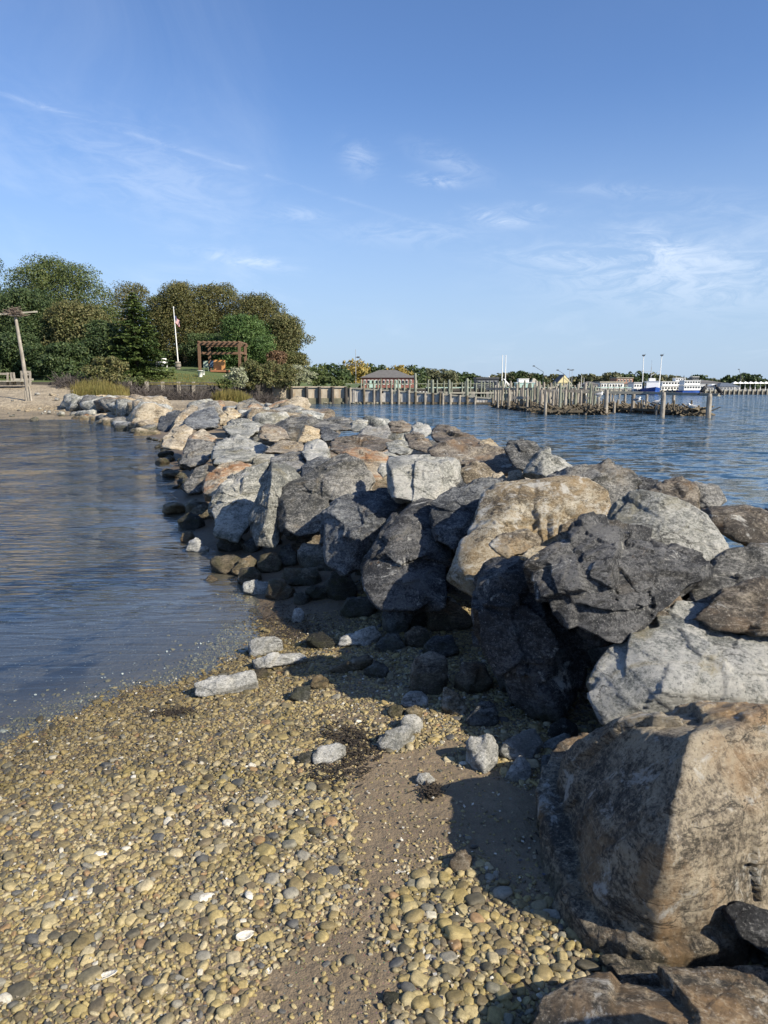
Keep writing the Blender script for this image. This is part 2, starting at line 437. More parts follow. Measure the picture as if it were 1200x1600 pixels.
def poly_pts(poly_in, yb, yt, bulge=0.2, back=None, ridge=(), drop=0.1):
    """points of a boulder whose outline in the view is poly, its foot yb and its top yt metres ahead"""
    poly = np.array([p[:2] for p in poly_in], float); vb, vt = poly[:, 1].max(), poly[:, 1].min()
    poly3 = [p if len(p) > 2 else (*p, 0.0) for p in poly_in]
    def yy(v): return yb + (yt - yb) * (vb - v) / max(vb - vt, 1e-6)
    front = [W(u, v, yy(v) + dy) for u, v, dy in poly3]
    cu, cv = poly.mean(0); wid = (poly[:, 0].max() - poly[:, 0].min()) / FPX * (yb + yt) / 2
    hei = (vb - vt) / FPX * (yb + yt) / 2
    if back is None: back = 0.75 * wid
    pts = list(front); cc = np.mean(front, 0)
    jr = random.Random(int(cu * 3 + cv)); sd_ = jr.randint(0, 2)
    for k_, (u, v) in enumerate(poly):   # inner ring nearer to the viewer
        uu, vv = cu + (u - cu) * jr.uniform(.25, .7), cv + (v - cv) * jr.uniform(.25, .7)
        if (k_ + sd_) % 3 == 0 or len(poly) < 7 and k_ % 2 == 0: pts.append(W(uu, vv, yy(vv) - bulge * jr.uniform(.3, 1.5) * min(wid, hei * 1.2)))
    for u, v, dy in ridge: pts.append(W(u, v, yy(v) + dy))
    for p in front:
        q = cc + (p - cc) * 0.9; rd = q - np.array([0, 0, CAMZ]); rd = rd / np.linalg.norm(rd); pts.append(q + rd * back * jr.uniform(.75, 1.1))
    return pts
# ---------------------------------------------------------------- lie of the land
shore = np.array([(-30, -9), (-9, -3.0), (-4.2, 1.4)] + [tuple(WZ(u, v)[:2]) for u, v in
        [(0, 1190), (100, 1128), (200, 1100), (300, 1072), (392, 1012), (410, 975), (402, 940), (380, 905), (345, 872), (315, 848), (285, 800), (270, 740)]]
        + [(-7.2, 24.5), (-16.2, 41), (-17, 46)], float)
def sdist(X, Y, pl):
    """signed distance to a polyline, positive on its right-hand side"""
    best = np.full(X.shape, 1e9); sg = np.ones(X.shape)
    for (ax, ay), (bx, by) in zip(pl[:-1], pl[1:]):
        dx, dy = bx - ax, by - ay; L2 = dx * dx + dy * dy
        t = np.clip(((X - ax) * dx + (Y - ay) * dy) / L2, 0, 1)
        d = np.hypot(X - ax - t * dx, Y - ay - t * dy)
        cr = (X - ax) * dy - (Y - ay) * dx
        m = d < best; best = np.where(m, d, best); sg = np.where(m, np.sign(cr), sg)
    return best * sg
yk = [-3, 0, 1.5, 2.1, 3.3, 4.4, 5.3, 6, 8.5, 13, 24.5, 41, 52]
xl_k = [.5, .45, .45, .55, .8, .42, -.1, -.5, -2.1, -3.3, -7.1, -16.3, -24]
yr = [-3, 0, 4, 5.7, 9.2, 15.5, 26, 50, 56]
xr_k = [2.6, 2.3, 2.1, 1.95, 1.8, .3, -3.4, -16.5, -20]
def XL(y): return np.interp(y, yk, xl_k)
def XR(y): return np.interp(y, yr, xr_k)
def S_top(x, y):
    a = np.clip((x - XL(y)) / 1.5, 0, 1); a = a * a * (3 - 2 * a)
    z = 0.1 + 0.98 * a
    return z - np.maximum(x - XR(y), 0) * 0.9
def ground(X, Y):
    X = np.asarray(X, float); Y = np.asarray(Y, float)
    d = sdist(X, Y, shore)
    land = 0.24 * (1 - np.exp(-np.maximum(d, 0) / 1.7))
    sea = -0.06 * np.maximum(-d, 0)
    z = land + np.maximum(sea, -0.9)
    z = z - np.clip(X - XR(Y) - 0.6, 0, 3) * 0.5
    P = np.stack([X.ravel(), Y.ravel(), 0 * X.ravel()], 1)
    return z + (0.018 * fbm(P * 0.9, 3) + 0.006 * fbm(P * 6, 3)).reshape(X.shape)
def gpt(u, v):
    """where the view ray through (u, v) meets the beach"""
    z = 0.15
    for _ in range(6):
        p = WZ(u, v, z); z = float(ground(np.array([p[0]]), np.array([p[1]]))[0])
    return WZ(u, v, z)
def march(u, v, ymax=60):
    d = ray(u, v); d = d / d[1]
    for y in np.geomspace(1.2, ymax, 260):
        p = np.array([0, 0, CAMZ]) + d * y
        if p[2] <= S_top(p[0], y): return y
    return None

def grid_mesh(name, xs, ys, zf, mat):
    X, Y = np.meshgrid(xs, ys); Z = zf(X, Y)
    V = np.stack([X.ravel(), Y.ravel(), Z.ravel()], 1); nx, ny = len(xs), len(ys)
    i = (np.arange(ny - 1)[:, None] * nx + np.arange(nx - 1)[None]).ravel()
    F = np.stack([i, i + 1, i + nx + 1, i + nx], 1)
    return np_mesh(name, V, F, mat, smooth=True), X, Y

# sand and mud
def sand_material():
    m, t, out = mat_new('wet_sand')
    g = t.new('ShaderNodeNewGeometry'); P = g.outputs['Position']
    sz = t.new('ShaderNodeSeparateXYZ', ins={0: P})
    n = t.noise(P, 1.6, 6, 0.6, 0.4); f = t.noise(P, 240, 3, 0.7); md = t.noise(P, 22, 6, 0.65)
    c = t.ramp(n, [(0.3, (0.155, 0.118, 0.074)), (0.7, (0.265, 0.205, 0.132))])
    c = t.mix(t.mapr(md, 0.35, 0.7, 0.0, 0.35), c, (0.085, 0.062, 0.042))
    c = t.mix(1.0, c, t.ramp(f, [(0.3, 0.72), (0.72, 1.3)]), 'MULTIPLY')
    v = t.new('ShaderNodeTexVoronoi', ins={'Vector': P, 'Scale': 75.0})
    c = t.mix(t.math('MULTIPLY', t.math('LESS_THAN', v.outputs['Distance'], 0.16), 0.55), c, t.mix(1.0, v.outputs['Color'], (0.35, 0.3, 0.22), 'MULTIPLY'))
    zn = t.math('ADD', sz.outputs[2], t.math('MULTIPLY', t.math('SUBTRACT', n, 0.5), 0.06))
    wet = t.mapr(zn, 0.14, 0.0, 0.0, 0.75, True)
    c = t.mix(wet, c, t.mix(1.0, c, (0.42, 0.40, 0.36), 'MULTIPLY'))
    # lagoon bed: brown mud with darker weed patches
    bed = t.mapr(sz.outputs[2], -0.01, -0.06, 0, 1)
    weed = t.noise(P, 0.9, 6, 0.6, 0.6)
    bc = t.mix(t.mapr(weed, 0.50, 0.55, 0, 1), (0.115, 0.094, 0.07), (0.015, 0.014, 0.017))
    spk = t.new('ShaderNodeTexVoronoi', ins={'Vector': P, 'Scale': 22.0, 'Randomness': 1.0})
    bc = t.mix(1.0, bc, t.ramp(t.noise(P, 55, 6, 0.75), [(0.33, 0.35), (0.7, 1.7)]), 'MULTIPLY')
    bc = t.mix(t.math('LESS_THAN', spk.outputs['Distance'], 0.12), bc, (0.45, 0.43, 0.36))
    c = t.mix(bed, c, bc)
    b1 = t.new('ShaderNodeBump', ins={'Strength': 0.8, 'Distance': 0.03, 'Height': md})
    b2 = t.new('ShaderNodeBump', ins={'Strength': 0.6, 'Distance': 0.003, 'Height': f, 'Normal': b1.outputs[0]})
    principled(t, out, **{'Base Color': c, 'Roughness': t.mapr(wet, 0, 1, 0.85, 0.45), 'Normal': b2.outputs[0]})
    return m
SAND = sand_material()
xs = np.concatenate([np.linspace(-12, -4.2, 40, endpoint=False), np.linspace(-4.2, 1.6, 230, endpoint=False), np.linspace(1.6, 8, 30)])
ys = np.concatenate([np.linspace(-4, 1.0, 24, endpoint=False), np.linspace(1.0, 6.5, 210, endpoint=False), np.geomspace(6.5, 44, 130)])
me, gx, gy = grid_mesh('beach', xs, ys, ground, SAND)
tag(link('beach', me), kind='structure')

# water: one sheet to the horizon, clearer where it is shallow
def water_material():
    m, t, out = mat_new('harbour_water')
    g = t.new('ShaderNodeNewGeometry'); P = g.outputs['Position']
    dep = t.new('ShaderNodeAttribute', attribute_name='depth').outputs['Fac']
    chop = t.new('ShaderNodeAttribute', attribute_name='chop').outputs['Fac']
    rp = t.new('ShaderNodeMapping', ins={'Vector': P, 'Rotation': (0, 0, 0.12), 'Scale': (0.35, 1.0, 1)})
    sw = t.noise(rp.outputs[0], 1.3, 3, 0.5, 0.5)       # slow swell
    cp = t.noise(rp.outputs[0], 4.6, 5, 0.6, 0.5)        # wavelets
    fn = t.noise(rp.outputs[0], 13.0, 4, 0.6, 0.3)
    # calm lagoon: long ripples in bands
    rr = t.new('ShaderNodeMapping', ins={'Vector': P, 'Rotation': (0, 0, -0.42), 'Scale': (0.5, 2.4, 1)})
    rip = t.noise(rr.outputs[0], 4.2, 2, 0.5, 0.6)
    band = t.mapr(t.noise(P, 0.5, 2, 0.5), 0.35, 0.62, 0.2, 1, True)
    dy = t.new('ShaderNodeSeparateXYZ', ins={0: P}).outputs[1]
    offs = t.mapr(dy, 4.5, 9.0, 0.06, 1.0, True)
    hl = t.math('MULTIPLY', t.math('ADD', t.math('MULTIPLY', rip, 0.075), t.math('MULTIPLY', cp, 0.012)), t.math('MULTIPLY', band, offs))
    h = t.math('MULTIPLY', hl, t.math('SUBTRACT', 1.0, chop))
    # open water: slopes of the chop taken straight from a vector noise, so that far water stays rough
    wn_ = t.new('ShaderNodeMapping', ins={'Vector': P, 'Rotation': (0, 0, 0.1), 'Scale': (0.55, 1.0, 1)})
    vn = t.new('ShaderNodeTexNoise', ins={'Vector': wn_.outputs[0], 'Scale': 1.5, 'Detail': 6.0, 'Roughness': 0.74}).outputs['Color']
    k = t.math('MAXIMUM', t.math('MULTIPLY', chop, 1.35), t.mapr(dy, 6.0, 20.0, 0.0, 1.7, True))
    sl = t.vmath('MULTIPLY', t.vmath('SUBTRACT', vn, (0.5, 0.5, 0.5)), (1.5, 1.6, 0.0))
    Nw = t.vmath('NORMALIZE', t.vmath('ADD', t.vmath('SCALE', sl, scale=k), (0, 0, 1)))
    bp = t.new('ShaderNodeBump', ins={'Strength': 1.0, 'Distance': 1.0, 'Height': h, 'Normal': Nw})
    fr = t.new('ShaderNodeFresnel', ins={'IOR': 1.333, 'Normal': bp.outputs[0]})
    gl = t.new('ShaderNodeBsdfGlossy', ins={'Color': (1, 1, 1, 1), 'Roughness': 0.06, 'Normal': bp.outputs[0]})
    tr = t.new('ShaderNodeBsdfTransparent', ins={'Color': (0.86, 0.93, 0.95, 1)})
    body = t.mix(chop, (0.012, 0.022, 0.034), (0.025, 0.06, 0.095))
    df = t.new('ShaderNodeBsdfDiffuse', ins={'Color': body})
    murk = t.math('SUBTRACT', 1.0, t.math('EXPONENT', t.math('MULTIPLY', dep, -3.6)))
    under = t.new('ShaderNodeMixShader', ins={0: murk, 1: tr.outputs[0], 2: df.outputs[0]})
    frf = t.math('MULTIPLY', fr.outputs[0], t.math('SUBTRACT', 1.0, g.outputs['Backfacing']))   # light coming up out of the water is not mirrored back
    mx = t.new('ShaderNodeMixShader', ins={0: frf, 1: under.outputs[0], 2: gl.outputs[0]})
    t.l.new(mx.outputs[0], out.inputs[0])
    return m
xs = np.concatenate([-np.geomspace(3000, 8.1, 40), np.linspace(-8, 3, 111), np.geomspace(3.1, 3000, 40)])
ys = np.concatenate([-np.geomspace(400, 3.1, 12), np.linspace(-3, 14, 120), np.geomspace(14.3, 4500, 90)])
me, X, Y = grid_mesh('water', xs, ys, lambda X, Y: 0 * X, water_material())
far = (Y > 43)
dep = np.where(far, 2.0, -ground(X, np.minimum(Y, 43)))
# marshy shallows at the far end stay clear near the land
chop = np.clip((X - (XL(Y) + XR(Y)) / 2) / 1.5 + 0.5, 0, 1); chop = np.where(Y > 50, np.clip((X + 17) / 4, 0, 1), chop)
for nm, arr in (('depth', np.clip(dep, 0, 3)), ('chop', chop)):
    at = me.attributes.new(nm, 'FLOAT', 'POINT'); at.data.foreach_set('value', arr.ravel().astype(np.float32))
tag(link('water', me), kind='structure')
m, t, out = mat_new('bay_bed'); principled(t, out, **{'Base Color': (0.03, 0.03, 0.025, 1), 'Roughness': 0.9})
me, _, _ = grid_mesh('seabed', np.linspace(-3000, 3000, 8), np.linspace(-400, 4500, 8), lambda X, Y: 0 * X - 2.6, m)
tag(link('seabed', me), kind='structure')

# ---------------------------------------------------------------- the jetty's boulders, one by one
GJ = 'boulders of the stone jetty'
H = []   # poly, y at the foot, y at the top, material, detail, label, options
def B(poly, yb, yt, mat, sub, label, **k): H.append((poly, yb, yt, mat, sub, label, k))
B([(852, 1240, .32), (866, 1172, .34), (900, 1142, .28), (960, 1114, .15), (1075, 1080, 0), (1200, 1092, .08), (1420, 1130, .3), (1430, 1460, .3), (1200, 1545, 0), (1080, 1550, -.02), (930, 1530, .02), (858, 1468, .12), (850, 1330, .24)], 1.80, 2.22, 'hero', 7,
  'huge brown boulder with a tan sunlit right face, largest of all, beside the sand', ridge=[(1088, 1092, -.12), (1066, 1210, -.20), (1042, 1325, -.26), (935, 1300, -.02), (1030, 1480, -.12)], bulge=-.05, seed=27, chips=.55, cuts=4)
B([(838, 1600), (850, 1560), (900, 1526), (960, 1508), (1060, 1518), (1200, 1513), (1330, 1530), (1330, 1720), (1100, 1760), (850, 1740)], 1.28, 1.62, 'hero', 7,
  'mottled grey and rust boulder cut off at the bottom edge below the huge brown one', bulge=0.12, seed=5)
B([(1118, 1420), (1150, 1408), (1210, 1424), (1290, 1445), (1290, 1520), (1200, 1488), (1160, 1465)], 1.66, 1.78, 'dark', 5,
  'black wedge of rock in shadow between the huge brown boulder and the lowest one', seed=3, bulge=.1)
B([(920, 1070), (948, 1008), (985, 975), (1040, 958), (1066, 948), (1120, 952), (1200, 975), (1320, 985), (1330, 1100), (1200, 1120), (1090, 1130), (1000, 1130), (948, 1125)], 2.72, 3.15, 'white', 7,
  'grey boulder blotched white and ochre, directly above the huge brown one', ridge=[(1032, 968, -.06), (1040, 1080, -.16)], bulge=.02, seed=21)
B([(836, 890), (850, 862), (885, 848), (940, 828), (1000, 836), (1055, 846), (1105, 880), (1100, 905), (1060, 930), (1022, 955), (1000, 985), (970, 1012), (930, 1012), (900, 985), (866, 945)], 2.95, 3.45, 'dark', 7,
  'jagged charcoal boulder with a brown broken end, below the pale green-grey one', bulge=.16, seed=41, chips=1.7)
B([(935, 835), (960, 795), (985, 770), (1002, 768), (1060, 785), (1100, 806), (1133, 842), (1142, 862), (1120, 878), (1060, 885), (1000, 870), (950, 860)], 3.55, 3.95, 'pale', 6,
  'big pale green-grey sloping boulder with a pointed top, on the right crest', bulge=.12, seed=8, chips=.8)
B([(868, 848), (878, 822), (892, 810), (925, 822), (938, 836), (915, 852), (885, 858)], 3.5, 3.62, 'tan', 5, 'small cream triangular stone wedged above the charcoal boulder', seed=4)
B([(762, 852), (780, 836), (825, 824), (838, 836), (852, 852), (835, 866), (790, 872)], 3.35, 3.5, 'tan', 5, 'small buff stone lodged on the tall black boulder, higher of a pair', seed=14)
B([(812, 872), (836, 852), (855, 853), (856, 868), (845, 884), (828, 884)], 3.25, 3.35, 'gold', 5, 'small sandy orange block lodged beside the buff stone, lower of a pair', seed=15)
B([(752, 775), (775, 758), (820, 748), (870, 745), (912, 748), (945, 772), (952, 800), (935, 828), (860, 850), (800, 868), (760, 930), (720, 950), (703, 935), (702, 898), (728, 850), (742, 810)], 3.95, 4.75, 'bird', 6,
  'big tan boulder streaked with white droppings, high in the middle of the jetty', ridge=[(765, 790, -.2), (755, 880, -.1)], bulge=.07, seed=31, chips=.7)
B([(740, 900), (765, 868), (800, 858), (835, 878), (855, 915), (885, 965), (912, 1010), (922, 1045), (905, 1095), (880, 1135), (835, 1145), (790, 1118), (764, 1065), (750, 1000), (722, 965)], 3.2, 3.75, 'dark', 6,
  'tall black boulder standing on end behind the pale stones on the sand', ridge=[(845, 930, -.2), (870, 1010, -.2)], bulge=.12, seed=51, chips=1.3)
B([(848, 742), (870, 732), (905, 728), (950, 721), (985, 735), (998, 755), (985, 785), (950, 800), (900, 785), (860, 765)], 4.7, 5.1, 'grey', 5, 'long rounded grey boulder on the crest right of the pale wedge', seed=61)
B([(988, 750), (1003, 745), (1030, 750), (1030, 768), (1000, 775)], 5.3, 5.5, 'dark', 5, 'small black rock on the bay side beside the long grey crest boulder', seed=62)
B([(1000, 775), (1022, 762), (1040, 752), (1068, 748), (1085, 758), (1080, 775), (1095, 800), (1050, 800), (1015, 790)], 4.6, 4.95, 'brown', 5, 'low ochre-brown slab on the bay side, left of a grey one', seed=63)
B([(1062, 755), (1100, 751), (1122, 760), (1136, 782), (1120, 800), (1085, 795), (1070, 775)], 4.75, 5.0, 'grey', 5, 'grey boulder sloping to the bay, beyond the pale green-grey one', seed=64)
B([(1088, 798), (1120, 789), (1165, 788), (1198, 800), (1260, 830), (1240, 870), (1170, 862), (1128, 840)], 3.95, 4.25, 'brown', 5, 'dark brown ribbed boulder against the bay at the right edge', seed=65)
B([(1190, 790), (1240, 795), (1300, 840), (1290, 900), (1215, 860)], 4.1, 4.6, 'grey', 4, 'grey boulder at the right edge, mostly outside the picture', seed=66)
B([(1078, 925), (1105, 885), (1135, 862), (1165, 852), (1210, 854), (1290, 870), (1290, 960), (1200, 955), (1130, 965), (1090, 955)], 3.2, 3.6, 'grey', 5, 'cracked grey boulder at the right edge, below the dark brown ribbed one', seed=67, chips=1.4)
B([(1080, 968), (1130, 925), (1185, 905), (1290, 915), (1290, 1000), (1180, 985), (1110, 985)], 2.95, 3.2, 'brown', 5, 'dark brown wedge lying above the white-blotched grey boulder', seed=68)
B([(1010, 960), (1030, 930), (1062, 925), (1072, 950), (1060, 985), (1020, 990)], 3.1, 3.3, 'brown', 4, 'small brown stone jammed under the charcoal boulder', seed=69)
B([(604, 770), (603, 735), (606, 714), (660, 712), (714, 713), (722, 725), (722, 752), (700, 775), (655, 790), (618, 790)], 5.45, 6.1, 'pale', 6, 'square pale grey block with a flat top, in the middle of the jetty', ridge=[(610, 722, -.3), (712, 722, -.3)], bulge=.02, seed=71, chips=.6)
B([(718, 732), (735, 722), (756, 721), (772, 738), (768, 752), (730, 756)], 6.0, 6.2, 'tan', 5, 'whitish rock right behind the square pale block', seed=72)
B([(768, 752), (770, 741), (783, 737), (792, 746), (790, 756)], 5.8, 5.9, 'tan', 4, 'small tan stone between the white-streaked boulder and the flat slab', seed=73)
B([(790, 752), (796, 735), (812, 733), (822, 750), (815, 760)], 5.6, 5.8, 'tan', 4, 'small tan stone left of the pale wedge', seed=74)
B([(666, 704), (684, 695), (720, 693), (780, 698), (815, 713), (820, 728), (800, 742), (768, 740), (752, 722), (690, 714), (670, 712)], 6.6, 7.3, 'brown', 5, 'flat grey-brown slab with a rusty left edge, behind the square pale block', bulge=.05, seed=75)
B([(786, 704), (800, 688), (818, 682), (842, 694), (856, 708), (850, 735), (815, 738), (800, 725)], 6.3, 6.8, 'grey', 5, 'grey-brown peaked boulder against the bay behind the pale wedge', seed=76)
B([(811, 745), (822, 728), (846, 706), (852, 702), (875, 715), (897, 730), (870, 745), (848, 752)], 5.4, 5.7, 'pale', 5, 'pale wedge with a dark left face beside the peaked boulder', ridge=[(848, 706, -.15), (850, 748, -.2)], bulge=.02, seed=77)
B([(498, 840), (503, 800), (530, 778), (575, 768), (625, 764), (645, 772), (630, 800), (605, 830), (580, 868), (560, 895), (530, 905), (505, 882)], 5.3, 6.0, 'slate', 6, 'dark boulder with a mottled sunlit right side, below the square pale block', ridge=[(535, 800, -.2), (555, 850, -.25)], bulge=.06, seed=81)
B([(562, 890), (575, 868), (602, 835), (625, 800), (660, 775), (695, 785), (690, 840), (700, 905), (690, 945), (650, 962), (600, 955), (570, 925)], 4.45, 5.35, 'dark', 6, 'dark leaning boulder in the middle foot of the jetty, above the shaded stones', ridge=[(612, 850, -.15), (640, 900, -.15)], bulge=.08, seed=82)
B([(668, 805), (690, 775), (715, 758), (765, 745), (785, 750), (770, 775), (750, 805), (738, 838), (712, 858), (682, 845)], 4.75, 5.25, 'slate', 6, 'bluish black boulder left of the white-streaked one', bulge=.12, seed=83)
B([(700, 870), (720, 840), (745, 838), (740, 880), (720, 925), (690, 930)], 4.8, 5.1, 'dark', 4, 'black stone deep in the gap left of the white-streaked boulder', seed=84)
B([(430, 795), (445, 762), (480, 743), (512, 722), (540, 708), (562, 722), (585, 752), (575, 770), (535, 775), (505, 798), (498, 832), (470, 838), (440, 828)], 6.7, 7.6, 'grey', 6, 'large dark grey rounded boulder, left of the square pale block', bulge=.14, seed=85)
B([(392, 830), (397, 790), (405, 750), (425, 722), (455, 728), (474, 745), (448, 764), (434, 795), (442, 830), (430, 858), (402, 852)], 6.9, 7.5, 'pale', 6, 'upright cream-grey boulder with a ridge, left of the large dark grey one', ridge=[(425, 740, -.2), (412, 820, -.2)], bulge=.04, seed=86)
B([(325, 800), (332, 775), (345, 758), (385, 735), (422, 720), (418, 745), (402, 790), (395, 832), (370, 842), (340, 836)], 7.6, 8.7, 'pale', 6, 'broad pale boulder at the lagoon edge, left of the upright cream one', ridge=[(345, 770, -.15)], bulge=.1, seed=87)
B([(316, 762), (325, 738), (345, 725), (370, 721), (397, 724), (380, 742), (342, 765), (332, 786), (318, 785)], 8.9, 9.7, 'rust', 5, 'orange-stained boulder peeking behind the broad pale one', seed=88)
B([(283, 765), (292, 745), (302, 733), (322, 728), (326, 745), (318, 770), (296, 775)], 9.7, 10.3, 'grey', 5, 'rounded grey boulder standing in the lagoon left of the orange-stained one', seed=89)
B([(330, 732), (334, 705), (340, 692), (362, 678), (388, 685), (421, 700), (408, 712), (390, 722), (365, 722), (345, 735)], 9.8, 12, 'pale', 5, 'broad pale ribbed boulder with a white streak, behind the orange-stained one', seed=90, bulge=.12)
B([(283, 728), (285, 705), (296, 688), (320, 694), (338, 690), (332, 710), (318, 728), (296, 735)], 11.2, 12.5, 'grey', 5, 'grey boulder with a dark hollow at the lagoon edge below a rusty one', seed=91)
B([(290, 695), (298, 678), (316, 670), (328, 680), (338, 684), (325, 696), (305, 700)], 12.9, 13.8, 'rust', 5, 'deep rust-red boulder on the lagoon side, fourth from the far end', seed=92)
B([(248, 700), (255, 685), (272, 668), (290, 663), (300, 670), (296, 685), (286, 702), (262, 704)], 14.5, 15.8, 'tan', 5, 'tan boulder with a dark notch at the lagoon edge, beyond the rust-red one', seed=93)
B([(345, 668), (350, 662), (372, 655), (400, 658), (412, 664), (405, 675), (388, 688), (362, 682)], 13, 14.8, 'pale', 5, 'wide pale boulder behind the ribbed pale one', seed=94)
B([(404, 684), (406, 668), (416, 661), (434, 664), (448, 676), (456, 688), (438, 692), (415, 688)], 12, 13, 'brown', 5, 'dark wedge with a black underside, middle of the jetty', ridge=[(408, 668, -.3)], bulge=.02, seed=95)
B([(288, 666), (292, 650), (305, 642), (330, 635), (343, 646), (344, 662), (325, 670), (300, 670)], 16.5, 18.5, 'slate', 5, 'blue-black boulder behind the deep rust-red one', seed=96, bulge=.15)
B([(253, 695), (262, 680), (275, 660), (286, 640), (300, 632), (312, 636), (302, 645), (290, 660), (278, 680), (268, 694)], 16.2, 19.5, 'tan', 5, 'long leaning pinkish slab left of the blue-black boulder', bulge=.06, seed=97)
B([(338, 660), (344, 645), (355, 636), (372, 640), (378, 648), (366, 658), (348, 668)], 17.5, 19, 'gold', 5, 'golden yellow boulder right of the blue-black one', seed=98)
B([(245, 672), (248, 655), (262, 642), (282, 640), (286, 652), (276, 666), (258, 676)], 18.5, 20.5, 'slate', 5, 'blue-grey boulder leaning on the long pinkish slab', seed=99)
B([(465, 692), (468, 675), (477, 665), (500, 671), (502, 684), (488, 692)], 11.3, 12, 'gold', 5, 'golden brown boulder with a dark left side, middle of the jetty', ridge=[(478, 668, -.25)], bulge=.02, seed=100)
B([(500, 684), (500, 669), (512, 667), (532, 680), (522, 690), (506, 690)], 11.3, 12, 'slate', 5, 'blue-grey tooth of rock right of the golden brown boulder', seed=101)
B([(512, 705), (517, 690), (530, 684), (565, 682), (606, 686), (612, 692), (600, 704), (560, 710), (525, 714)], 8.7, 10, 'brown', 5, 'wide flat grey-brown slab in front of the grey tooth', bulge=.08, seed=102)
B([(520, 725), (530, 706), (545, 697), (568, 699), (600, 714), (607, 730), (598, 748), (575, 752), (545, 735)], 7.4, 8.4, 'rust', 5, 'rounded boulder with an orange patch, left behind the square pale block', bulge=.15, seed=103)
B([(552, 688), (560, 675), (575, 667), (605, 667), (614, 676), (612, 690), (585, 694)], 9.8, 10.8, 'grey', 5, 'flat-topped grey boulder behind the wide flat slab', seed=104)
B([(608, 675), (610, 664), (616, 657), (632, 660), (646, 667), (640, 674), (620, 678)], 12.2, 13, 'brown', 5, 'brown boulder on the far crest against the bay', seed=105)
B([(486, 668), (500, 658), (522, 651), (548, 653), (560, 662), (552, 674), (510, 674)], 13, 14.5, 'grey', 5, 'low pale grey boulder on the crest behind the blue-grey tooth', seed=106)
B([(545, 672), (550, 658), (560, 651), (576, 657), (574, 668), (560, 677)], 13, 14, 'pale', 5, 'whitish boulder on the crest, left of the brown one', seed=107)
B([(636, 700), (633, 680), (642, 671), (655, 676), (676, 696), (682, 706), (660, 708)], 8.6, 9.6, 'brown', 5, 'leaning brown slab behind the square pale block', seed=108)
B([(668, 685), (673, 670), (684, 665), (702, 667), (735, 680), (758, 694), (740, 700), (700, 700)], 8.6, 9.8, 'brown', 5, 'long ribbed brown boulder on the crest against the bay', bulge=.12, seed=109)
B([(745, 700), (750, 688), (766, 685), (779, 698), (770, 706)], 8.2, 8.9, 'gold', 5, 'small yellow boulder at the right end of the long ribbed brown one', seed=110)
B([(420, 735), (428, 716), (445, 707), (480, 704), (482, 718), (470, 736), (445, 742)], 8.0, 9.2, 'grey', 5, 'dark mottled grey boulder behind the large dark grey rounded one', seed=111)
B([(412, 708), (420, 698), (440, 688), (470, 689), (482, 698), (475, 706), (440, 712)], 9.4, 10.6, 'tan', 5, 'pale tan slab behind the dark mottled grey boulder', seed=112)
B([(470, 710), (478, 694), (500, 688), (515, 700), (516, 716), (500, 722), (480, 720)], 8.4, 9.4, 'pale', 5, 'light grey boulder left of the wide flat slab', seed=113)
B([(438, 690), (420, 690), (412, 682), (428, 676), (445, 684)], 10.6, 11.2, 'tan', 4, 'small pinkish rock before the dark wedge', seed=114)
B([(606, 705), (602, 692), (618, 688), (636, 690), (640, 704), (625, 712)], 8.0, 8.7, 'pale', 5, 'small grey-white rock behind the square pale block, next to the brown slab', seed=115)
B([(640, 668), (650, 660), (668, 664), (676, 676), (665, 684), (648, 680)], 10.5, 11.4, 'pale', 5, 'pale rock on the crest left of the long ribbed brown boulder', seed=116)
B([(590, 736), (596, 722), (606, 724), (606, 742), (598, 748)], 6.9, 7.1, 'pale', 4, 'little white stone in the crack left of the square pale block', seed=117)
B([(470, 760), (470, 730), (500, 712), (530, 718), (540, 745), (510, 770)], 7.6, 8.3, 'slate', 5, 'grey boulder tucked behind the large dark grey rounded one', seed=118)
B([(650, 800), (655, 770), (700, 762), (730, 765), (720, 800), (680, 815)], 5.3, 5.7, 'grey', 5, 'grey boulder just below the square pale block', seed=119)
POLYS = []
for i, (poly, yb, yt, mat, sub, label, k) in enumerate(H):
    k = dict(k); seed = k.pop('seed', i); chips = k.pop('chips', 1.0); cuts = k.pop('cuts', 5)
    boulder(poly_pts(poly, yb, yt, **k), mat, sub, seed, 'boulder', label, GJ, chips=chips, cuts=cuts)
    a = np.array([q[:2] for q in poly], float); POLYS.append((a[:, 0].mean(), a[:, 1].mean(), np.ptp(a[:, 0]) / 2, np.ptp(a[:, 1]) / 2))

